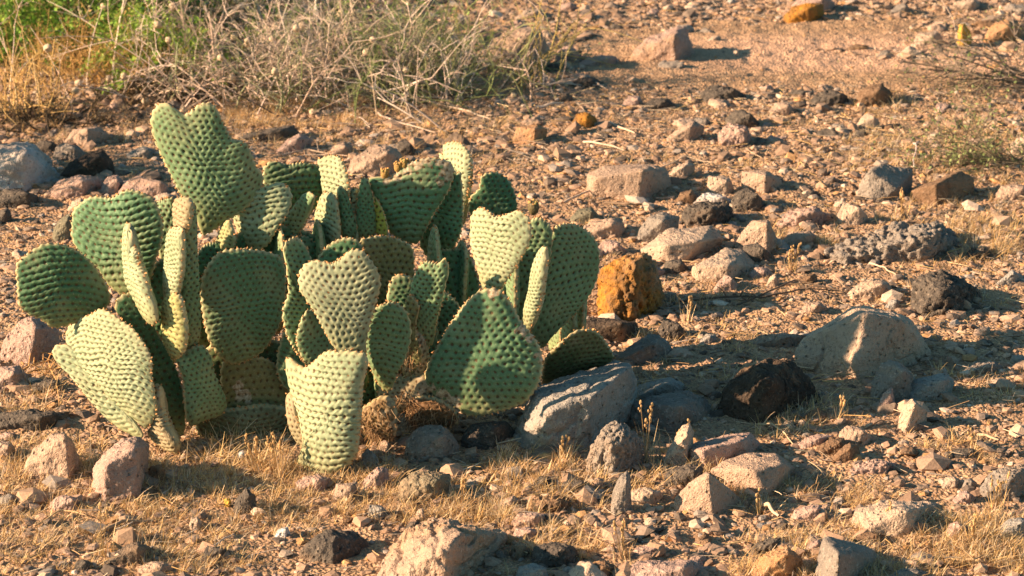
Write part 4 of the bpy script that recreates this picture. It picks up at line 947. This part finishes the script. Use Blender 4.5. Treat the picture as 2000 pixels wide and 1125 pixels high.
zones = [  # px box, tufts, blades, height
 ((-30, 900, 620, 1140), 620, 11, .022), ((-30, 860, 200, 940), 60, 9, .028), ((290, 860, 600, 960), 80, 9, .022), ((380, 850, 560, 930), 26, 10, .045),
 ((640, 880, 1010, 1020), 300, 9, .026), ((880, 890, 1330, 1130), 420, 10, .027), ((1240, 860, 1420, 1000), 70, 11, .035),
 ((1420, 930, 2020, 1140), 760, 11, .022), ((1850, 960, 2020, 1110), 120, 12, .032), ((1700, 820, 2020, 960), 200, 9, .022),
 ((1240, 640, 1470, 800), 150, 7, .022), ((1480, 780, 1720, 860), 60, 7, .030), ((1800, 720, 2010, 800), 70, 6, .02),
 ((1480, 460, 1640, 540), 90, 14, .030), ((1620, 340, 2000, 460), 160, 9, .026), ((1850, 430, 2000, 520), 50, 12, .035),
 ((1400, 230, 1700, 330), 90, 8, .024), ((1650, 190, 2010, 330), 240, 10, .030), ((1220, 560, 1420, 660), 60, 8, .025),
 ((420, 180, 1000, 330), 420, 9, .028), ((980, 190, 2000, 600), 1100, 7, .019), ((430, 195, 720, 250), 160, 12, .03), ((0, 200, 320, 280), 120, 9, .03), ((0, 720, 120, 860), 60, 8, .03), ((900, 230, 1300, 330), 120, 6, .022),
 ((0, 0, 2000, 1125), 500, 5, .018)]
G = Tubes(); rs = np.random.RandomState(5)
for (x0, y0, x1, y1), nt_, nb, h in zones:
    for _ in range(int(nt_*1.9)):
        a, b_ = rs.uniform(x0, x1), rs.uniform(y0, y1)
        if is_sand(np.array([a]), np.array([b_]))[0] and rs.rand() < .93: continue
        g = gp(a, b_)
        if perlin(np.array([[g[0]*5, g[1]*5, 1.]]), 2)[0]+.5*perlin(np.array([[g[0]*17, g[1]*17, 4.]]), 2)[0] < -.04: continue
        blades(G, g[0], g[1], hz(g[0], g[1]), nb, h*(.4+.9*rs.rand()), 1.3, rs)
tag(link('dry_grass', G.mesh('dry_grass', False), M_straw), 'short golden dry grass scattered over the gravel', 'grass', None, 'stuff')
# litter: straw bits and twiglets lying flat
L = Tubes()
lx, ly = visible_xy(11000)
for a, b_ in zip(lx, ly):
    p, q = to_px(a, b_)
    if is_sand(np.array([p]), np.array([q]))[0]: continue
    dens = 1.0 if 170 < q < 330 and p > 400 else .42 if q < 600 else .5
    if rs.rand() > dens: continue
    an = rs.normal(0, .9); ln = rs.uniform(.012, .05)*(1.7 if q < 330 and rs.rand() < .25 else 1); d = np.array([math.cos(an), math.sin(an), 0]); e = np.array([-d[1], d[0], 0])
    t = np.linspace(-.5, .5, 4)[:, None]; z = hz(a, b_)+.004
    P = np.array([a, b_, z])+d*ln*t+e*ln*rs.normal(0, .2)*t*t+np.array([0, 0, 1])*(rs.rand()*.006+rs.normal(0, .12)*ln*t)
    c = straw_col(rs) if rs.rand() < .6 else np.array([(.36,.29,.24),(.22,.16,.12),(.5,.42,.35)])[rs.randint(3)]*(.8+.4*rs.rand())
    rr_ = rs.uniform(.0005, .0014); L.tube(P, rr_, rr_*.7, c, 3)
tag(link('dry_litter', L.mesh('dry_litter', True), M_wood), 'dry straw and twig litter strewn over the ground', 'litter', None, 'stuff')

# taller dry tufts standing apart, one object each
TUF = [((1262,905),.070,34,'dry grass tuft in front of the speckled dark slab'), ((1330,900),.050,16,'dry grass tuft with seed heads by the slanting pale shard'),
 ((1215,1095),.042,30,'pale dry grass tuft at the bottom beside the wide mauve rock'), ((1480,1000),.03,16,'small dry tuft right of the tan triangular rock'),
 ((545,925),.050,46,'reddish dry bush of grass left of the tall front pad'), ((500,915),.042,30,'low spreading dry tuft under the dark centre pads'),
 ((1735,1035),.036,26,'golden grass tuft growing against the wide pale rock'), ((1945,1000),.042,34,'tall golden grass tuft in front of the large dark edge rock'),
 ((1900,1060),.034,30,'golden grass tuft at the lower right edge'), ((1545,530),.038,46,'round golden tuft right of the white slab'), ((1760,420),.04,30,'golden tuft between the two large rocks at right'),
 ((1345,625),.045,12,'thin upright dry stalks right of the orange rock'), ((1940,490),.045,16,'upright golden stalks at the right edge'), ((200,1090),.055,14,'tall thin dry stalks at bottom left'),
 ((1100,905),.035,34,'dense dry tuft below the long grey slab'), ((1640,820),.04,12,'thin dry weed below the pale block'), ((900,985),.035,22,'dry tuft in front of the grey green rock'), ((1900,880),.028,24,'spreading golden tuft at the right')]
for i, ((a, b_), h, nb, lb) in enumerate(TUF):
    g = gp(a, b_); T_ = Tubes(); r2 = np.random.RandomState(100+i)
    blades(T_, 0, 0, 0, nb, h, .55, r2, .0014)
    o = empty('dry_grass_tuft', (g[0], g[1], hz(g[0], g[1]))); tag(o, lb, 'grass tuft', 'taller dry grass tufts')
    link('blades', T_.mesh('blades', False), M_straw, o)
    S = Tubes()
    for _ in range(max(2, nb//7)):
        an = r2.rand()*6.28; hh = h*(1.0+.5*r2.rand()); d = np.array([math.cos(an), math.sin(an), 0])*.3*r2.rand()
        P = np.array([0, 0, -.003])+np.linspace(0, 1, 5)[:, None]*(d*hh+np.array([0, 0, hh])); S.tube(P, .0009, .0005, (.55,.36,.17), 3)
        for k in range(5):
            v, f = ico(0); S.add(v*np.array([.0018, .0018, .003])*(.7+.6*r2.rand())+P[-1]-np.array([0, 0, .0035*k])+r2.normal(size=3)*.0012, f, np.array((.60,.40,.20))*(.8+.4*r2.rand()))
    link('seed_stalks', S.mesh('seed_stalks', False), M_straw, o)

# ---------------- twigs and branches, one object each
def twig(pts, lb, r=.002, col=(.50,.40,.32), lift=.012, side=0, name='twig', seed=0):
    r2 = np.random.RandomState(seed+int(pts[0][0])); W = []
    for k, (a, b_) in enumerate(pts[:]):
        g = gp(a, b_); W.append(np.array([g[0], g[1], hz(g[0], g[1])+lift*(1 if 0 < k < len(pts)-1 else .5)]))
    W = np.array(W); o0 = W[0]*np.array([1, 1, 0])
    tt = np.linspace(0, len(W)-1, 5*len(W)); Wp = np.stack([np.interp(tt, np.arange(len(W)), W[:, j]) for j in range(3)], 1)
    Wp += .15*lift*np.stack([perlin(np.stack([tt*1.7+seed, tt*0+j, tt*0], 1), 3) for j in range(3)], 1)*2
    T_ = Tubes(); T_.tube(Wp-o0, r, r*.5, col, 6)
    o = link(name, T_.mesh(name), M_wood, None, o0); tag(o, lb, 'twig', 'dead twigs lying on the ground')
    for sn in range(side):
        S = Tubes()
        for _ in (0,):
            i = r2.randint(1, len(Wp)-2); d = np.array([r2.normal(), r2.normal()*.6, .5+r2.rand()]); d /= np.linalg.norm(d)
            ln = r2.uniform(.015, .05); P = Wp[i]-o0+np.linspace(0, 1, 4)[:, None]*d*ln+np.array([0, 0, -1])*np.linspace(0, 1, 4)[:, None]**2*ln*.3
            S.tube(P, r*.6, r*.25, col, 4)
        link('side_twig', S.mesh('side_twig'), M_wood, o)
TW = [([(1335,590),(1420,590),(1490,592),(1560,578),(1640,572)],'long dark crooked twig crossing below the white slab',.0025,(.12,.09,.07),5),
 ([(1440,600),(1500,585),(1555,560),(1650,575)],'dark twig with a fork right of the long crooked twig',.002,(.14,.10,.075),4),
 ([(0,752),(60,722),(120,712),(180,690)],'orange thorny twig at the left below the pink rock',.0022,(.55,.30,.12),8),
 ([(10,760),(70,735),(140,730)],'second thorny twig behind the orange one at left',.0018,(.50,.30,.13),7),
 ([(95,715),(110,760),(118,805)],'thin orange twig hanging down from the thorny twig',.0015,(.52,.30,.13),2),
 ([(640,150),(720,180),(830,205),(920,228),(960,236)],'long pale bleached branch lying left of the litter',.0035,(.58,.45,.36),3),
 ([(735,225),(770,250),(850,262)],'bent pale branch below the long bleached branch',.003,(.56,.44,.36),2),
 ([(600,185),(700,200),(800,216)],'thin straight branch under the grey shrub',.002,(.5,.38,.28),2),
 ([(1020,172),(1090,174),(1180,170)],'straight pale stick in the dark litter',.003,(.50,.40,.34),1),
 ([(1110,162),(1150,165),(1183,176)],'curved pale stick right of the straight stick',.003,(.54,.43,.36),0),
 ([(1190,243),(1240,268)],'short bright stick right of the yellow orange stone',.003,(.62,.48,.38),0),
 ([(1140,282),(1180,293),(1220,300)],'pale split stick above the large buff rock',.003,(.60,.46,.36),1),
 ([(1045,215),(1080,212),(1100,208)],'thick short bleached stick in the litter',.005,(.55,.45,.38),0),
 ([(1100,400),(1150,385),(1190,380)],'pale stick left of the large buff rock',.003,(.58,.44,.34),0),
 ([(1180,398),(1230,408),(1262,402)],'dark stick beneath the large buff rock',.003,(.20,.14,.10),1),
 ([(1698,522),(1725,534),(1750,545)],'straight pale twig above the pale rounded rock',.002,(.62,.46,.34),0),
 ([(1785,300),(1792,318),(1780,345)],'bare curved twig standing over the grey topped rock',.0025,(.55,.45,.42),0),
 ([(190,1050),(240,1030),(300,1022)],'flat brown stick in the grass at lower left',.004,(.35,.24,.16),0),
 ([(400,1090),(430,1070),(455,1055)],'thin grey twig across the dark shard',.0018,(.50,.42,.36),0),
 ([(1480,830),(1510,840),(1550,870)],'pale arched twig left of the brown wedges',.0018,(.58,.42,.28),1),
 ([(1485,990),(1500,1005),(1520,1016)],'pale wood splinter in the lower right grass',.004,(.62,.47,.33),0),
 ([(1910,855),(1950,868)],'short pale stick in the gravel at right',.003,(.50,.36,.25),0),
 ([(70,1035),(120,1010),(170,1018)],'thin bent straw stalk at bottom left',.0015,(.60,.42,.24),0),
 ([(1850,1090),(1900,1100),(1960,1075)],'thin twig in the bottom right grass',.0016,(.5,.36,.22),2),
 ([(70,832),(100,822),(105,835)],'curled pale twig behind the tan peaked rock',.0016,(.60,.44,.28),0),
 ([(550,310),(600,300),(680,312)],'thin pale twig behind the centre pads',.002,(.55,.42,.32),2),
 ([(1560,760),(1600,748),(1680,742)],'thin dry twig below the pale block',.0015,(.45,.33,.2),3),
 ([(1290,330),(1340,316),(1400,322)],'pale twig right of the large buff rock',.0018,(.60,.46,.34),1),
 ([(1600,470),(1560,478),(1500,470)],'pale twig crossing the low rough outcrop',.0018,(.58,.44,.32),1)]
for i, (p_, lb, r_, c_, sd_) in enumerate(TW): twig(p_, lb, r_, c_, .012 if i not in (16,) else .04, sd_, seed=i)

# ------------------------------------------------------------------ shrubs
def grow(T_, p, d, ln, r, depth, rs, col, tips, spread=.75, droop=.15, n=5, kids=(2, 4), zmin=.0):
    t = np.linspace(0, 1, n)[:, None]; b_ = rs.normal(size=3)*.18
    P = p+d*ln*t+b_*ln*t*t-np.array([0, 0, 1])*droop*ln*t*t
    P[:, 2] = np.maximum(P[:, 2], zmin+.002)
    T_.tube(P, r, r*.55, col*(.8+.4*rs.rand()), 3)
    if depth == 0: tips.append((P[-1], d)); return
    for _ in range(rs.randint(kids[0], kids[1]+1)):
        i = rs.randint(max(1, n//2-1), n); e = d+rs.normal(size=3)*spread; e /= np.linalg.norm(e)
        grow(T_, P[i], e, ln*rs.uniform(.45, .8), r*.6, depth-1, rs, col, tips, spread, droop, n-1 if n > 3 else 3, kids, zmin)
def shrub(name, label, base, n_stem, height, spreadx, stem_cols, leaf_cols, leaf_n, leaf_s, rs, depth=2, r=.0022, upright=.8, heads=0, green_frac=0, footw=.06, leafname='leaves', kids=(2, 4), bias=(0, 0), cat='shrub'):
    g = gp(*base); o = empty(name, (g[0], g[1], hz(g[0], g[1]))); tag(o, label, cat, 'desert shrubs')
    T_ = Tubes(); tips = []
    for _ in range(n_stem):
        a = rs.rand()*6.28; q = abs(rs.normal(0, 1))*.6
        d = np.array([math.cos(a)*q*spreadx+bias[0], math.sin(a)*q*.7+bias[1], upright]); d /= np.linalg.norm(d)
        p = np.array([rs.normal(0, footw*spreadx), rs.normal(0, footw), 0])
        c = np.array(stem_cols[rs.randint(len(stem_cols))])
        grow(T_, p, d, height*rs.uniform(.35, .65), r*rs.uniform(.6, 1.2), depth, rs, c, tips, kids=kids)
    link('stems', T_.mesh('stems'), M_wood, o)
    if leaf_n:
        Lf = Tubes(); nt_ = len(tips); cnt = 0
        for (p, d) in tips:
            for _ in range(leaf_n):
                q = p-d*rs.rand()*height*.18+rs.normal(size=3)*height*.02
                a = rs.normal(size=3); a /= np.linalg.norm(a); s = leaf_s*rs.uniform(.6, 1.3)
                b_ = np.cross(a, rs.normal(size=3)); b_ /= np.linalg.norm(b_)
                V = np.array([q, q+a*s*.5+b_*s*.25, q+a*s, q+a*s*.5-b_*s*.25])
                Lf.add(V, np.array([[0, 1, 2, 3]]), np.array(leaf_cols[rs.randint(len(leaf_cols))])*(.7+.6*rs.rand()))
        link(leafname, Lf.mesh(leafname, False), M_leaf, o)
    for k in range(heads):
        p, d = tips[rs.randint(len(tips))]
        v, f = ico(2); H = Tubes(); s = rs.uniform(.0065, .0105)
        H.add(v*s*(1+.35*perlin(v*5+k, 2))[:, None], f, np.array((.72,.58,.42))*(.85+.25*rs.rand()))
        ho = link('seed_head', H.mesh('seed_head'), M_straw, o, p)
    return o
straw = [(.66,.53,.46), (.42,.33,.28), (.80,.67,.58), (.19,.15,.12), (.70,.54,.44), (.26,.28,.17)]
gst = [(.20,.26,.10), (.28,.30,.14), (.46,.38,.28)]
r1 = np.random.RandomState(21)
# big pale twiggy shrub with puffs
shrub('dry_shrub', 'wide grey pink twiggy shrub with pale round seed heads, left half of the top', (520,186), 150, .36, 1.5, straw, [(.36,.34,.20), (.28,.28,.16)], 1, .008, r1, 2, .0023, .75, heads=30, footw=.12)
shrub('dry_shrub', 'dense grey twiggy shrub behind the bare branch, left of the big tan rock', (740,190), 130, .32, 1.5, straw+gst, [(.26,.30,.15), (.34,.34,.20)], 1, .008, r1, 2, .0023, .7, heads=12, footw=.12)
shrub('dry_shrub', 'pale upright shrub behind the other twiggy shrubs at the top', (470,90), 80, .36, 1.6, straw, [(.25,.34,.12)], 1, .012, r1, 2, .0026, .9, heads=14, footw=.14)
shrub('green_stem_shrub', 'green stemmed shrub at the top right of the twiggy shrubs', (780,165), 60, .30, 1.3, [(.20,.25,.09), (.26,.30,.12), (.45,.38,.26)], [(.20,.30,.09), (.28,.38,.12)], 2, .012, r1, 2, .0022, .9, footw=.07)
shrub('green_stem_shrub', 'thin green wands rising in front of the big tan rock', (930,165), 12, .34, .9, [(.24,.27,.09), (.36,.32,.12)], [(.22,.30,.09)], 0, .01, r1, 1, .0018, 1.3, footw=.04, kids=(1, 2))
shrub('yellow_stem_shrub', 'sparse yellow stems leaning right beside the big tan rock', (1030,168), 12, .42, 1.0, [(.52,.38,.14), (.42,.34,.13)], [(.4,.34,.1)], 0, .01, r1, 1, .0022, .9, footw=.03, bias=(.35, 0), kids=(1, 2))
# green and golden shrubs at top left
shrub('green_shrub', 'bright yellow green leafy shrub at the top left', (130,110), 90, .46, 1.5, [(.40,.30,.14), (.25,.26,.10)], [(.20,.38,.06), (.30,.44,.08), (.13,.28,.05)], 18, .016, r1, 2, .0018, .9, footw=.12)
shrub('green_shrub', 'small bright green leafy shrub left of the twiggy shrub', (290,165), 34, .24, 1.0, [(.45,.32,.15), (.30,.28,.10)], [(.24,.42,.07), (.34,.46,.09)], 16, .013, r1, 2, .0014, .9, footw=.05)
shrub('green_shrub', 'dark green shrub in shadow at the back of the top left', (270,40), 60, .40, 1.5, [(.16,.14,.08)], [(.08,.16,.05), (.12,.20,.06)], 10, .016, r1, 2, .002, .9, footw=.14)
shrub('orange_shrub', 'orange brown dry weed between the green shrubs', (225,170), 60, .22, 1.5, [(.50,.30,.12), (.42,.25,.10)], [(.44,.28,.10)], 2, .009, r1, 2, .0013, .8, footw=.08)
shrub('dry_grass_clump', 'large clump of long golden dry stalks at the left edge', (45,228), 60, .34, 1.0, [(.60,.42,.18), (.52,.33,.13), (.66,.50,.28)], [], 0, .01, r1, 1, .0018, .9, footw=.05, kids=(0, 2), cat='grass clump')
shrub('dry_grass_clump', 'smaller golden clump beneath the green shrub', (150,150), 60, .26, 1.3, [(.58,.38,.15), (.48,.30,.12)], [], 0, .01, r1, 1, .0014, .9, footw=.06, kids=(0, 2), cat='grass clump')
dk = [(.10,.075,.05), (.07,.055,.04), (.14,.10,.06)]  # stems coloured near black to stand in for shade among the shrubs
shrub('shade_stems', 'dark stems added as shade at the foot of the twiggy shrub', (395,190), 90, .11, 2.6, dk, [], 0, .01, r1, 2, .0028, .6, footw=.05)
shrub('shade_stems', 'dark stems added as shade under the golden stalks at the left edge', (40,240), 80, .10, 2.4, dk, [], 0, .01, r1, 2, .0028, .6, footw=.05)
shrub('shade_stems', 'black stems added as shade in the gap behind the small green shrub', (275,70), 120, .20, 2.2, [(.05,.04,.035)], [], 0, .01, r1, 2, .0034, .7, footw=.09)
# right edge
shrub('creosote_bush', 'low green sprawling sprig at the right above the split rock', (1960,325), 40, .26, 1.7, [(.22,.18,.12), (.16,.13,.09)], [(.20,.26,.10), (.28,.34,.14)], 3, .009, r1, 2, .0016, .35, footw=.03, bias=(-.55, -.05))
shrub('creosote_bush', 'dark thorny branch with few green leaves reaching in at the upper right', (2040,170), 22, .42, 1.2, [(.30,.24,.20), (.20,.16,.12)], [(.18,.24,.09)], 2, .009, r1, 2, .0028, .35, footw=.03, bias=(-.8, -.1))
# bushes just outside the frame, left: they shade the upper left rocks
shrub('creosote_bush', 'bush outside the left edge that throws dappled shade on the bluish boulder', (-470,360), 45, .62, 1.0, [(.22,.17,.12)], [(.14,.22,.07), (.2,.28,.09)], 7, .020, r1, 2, .003, 1.0, footw=.08)
shrub('green_shrub', 'leafy bush farther back behind the top left shrubs', (80,-60), 60, .50, 1.6, [(.25,.22,.12)], [(.09,.17,.05), (.15,.24,.07)], 8, .018, r1, 2, .0024, .9, footw=.15)
shrub('dry_shrub', 'twiggy shrub farther back at the top edge behind the seed heads', (640,0), 70, .34, 1.6, straw, [(.25,.34,.12)], 1, .012, r1, 2, .0024, .9, footw=.15)
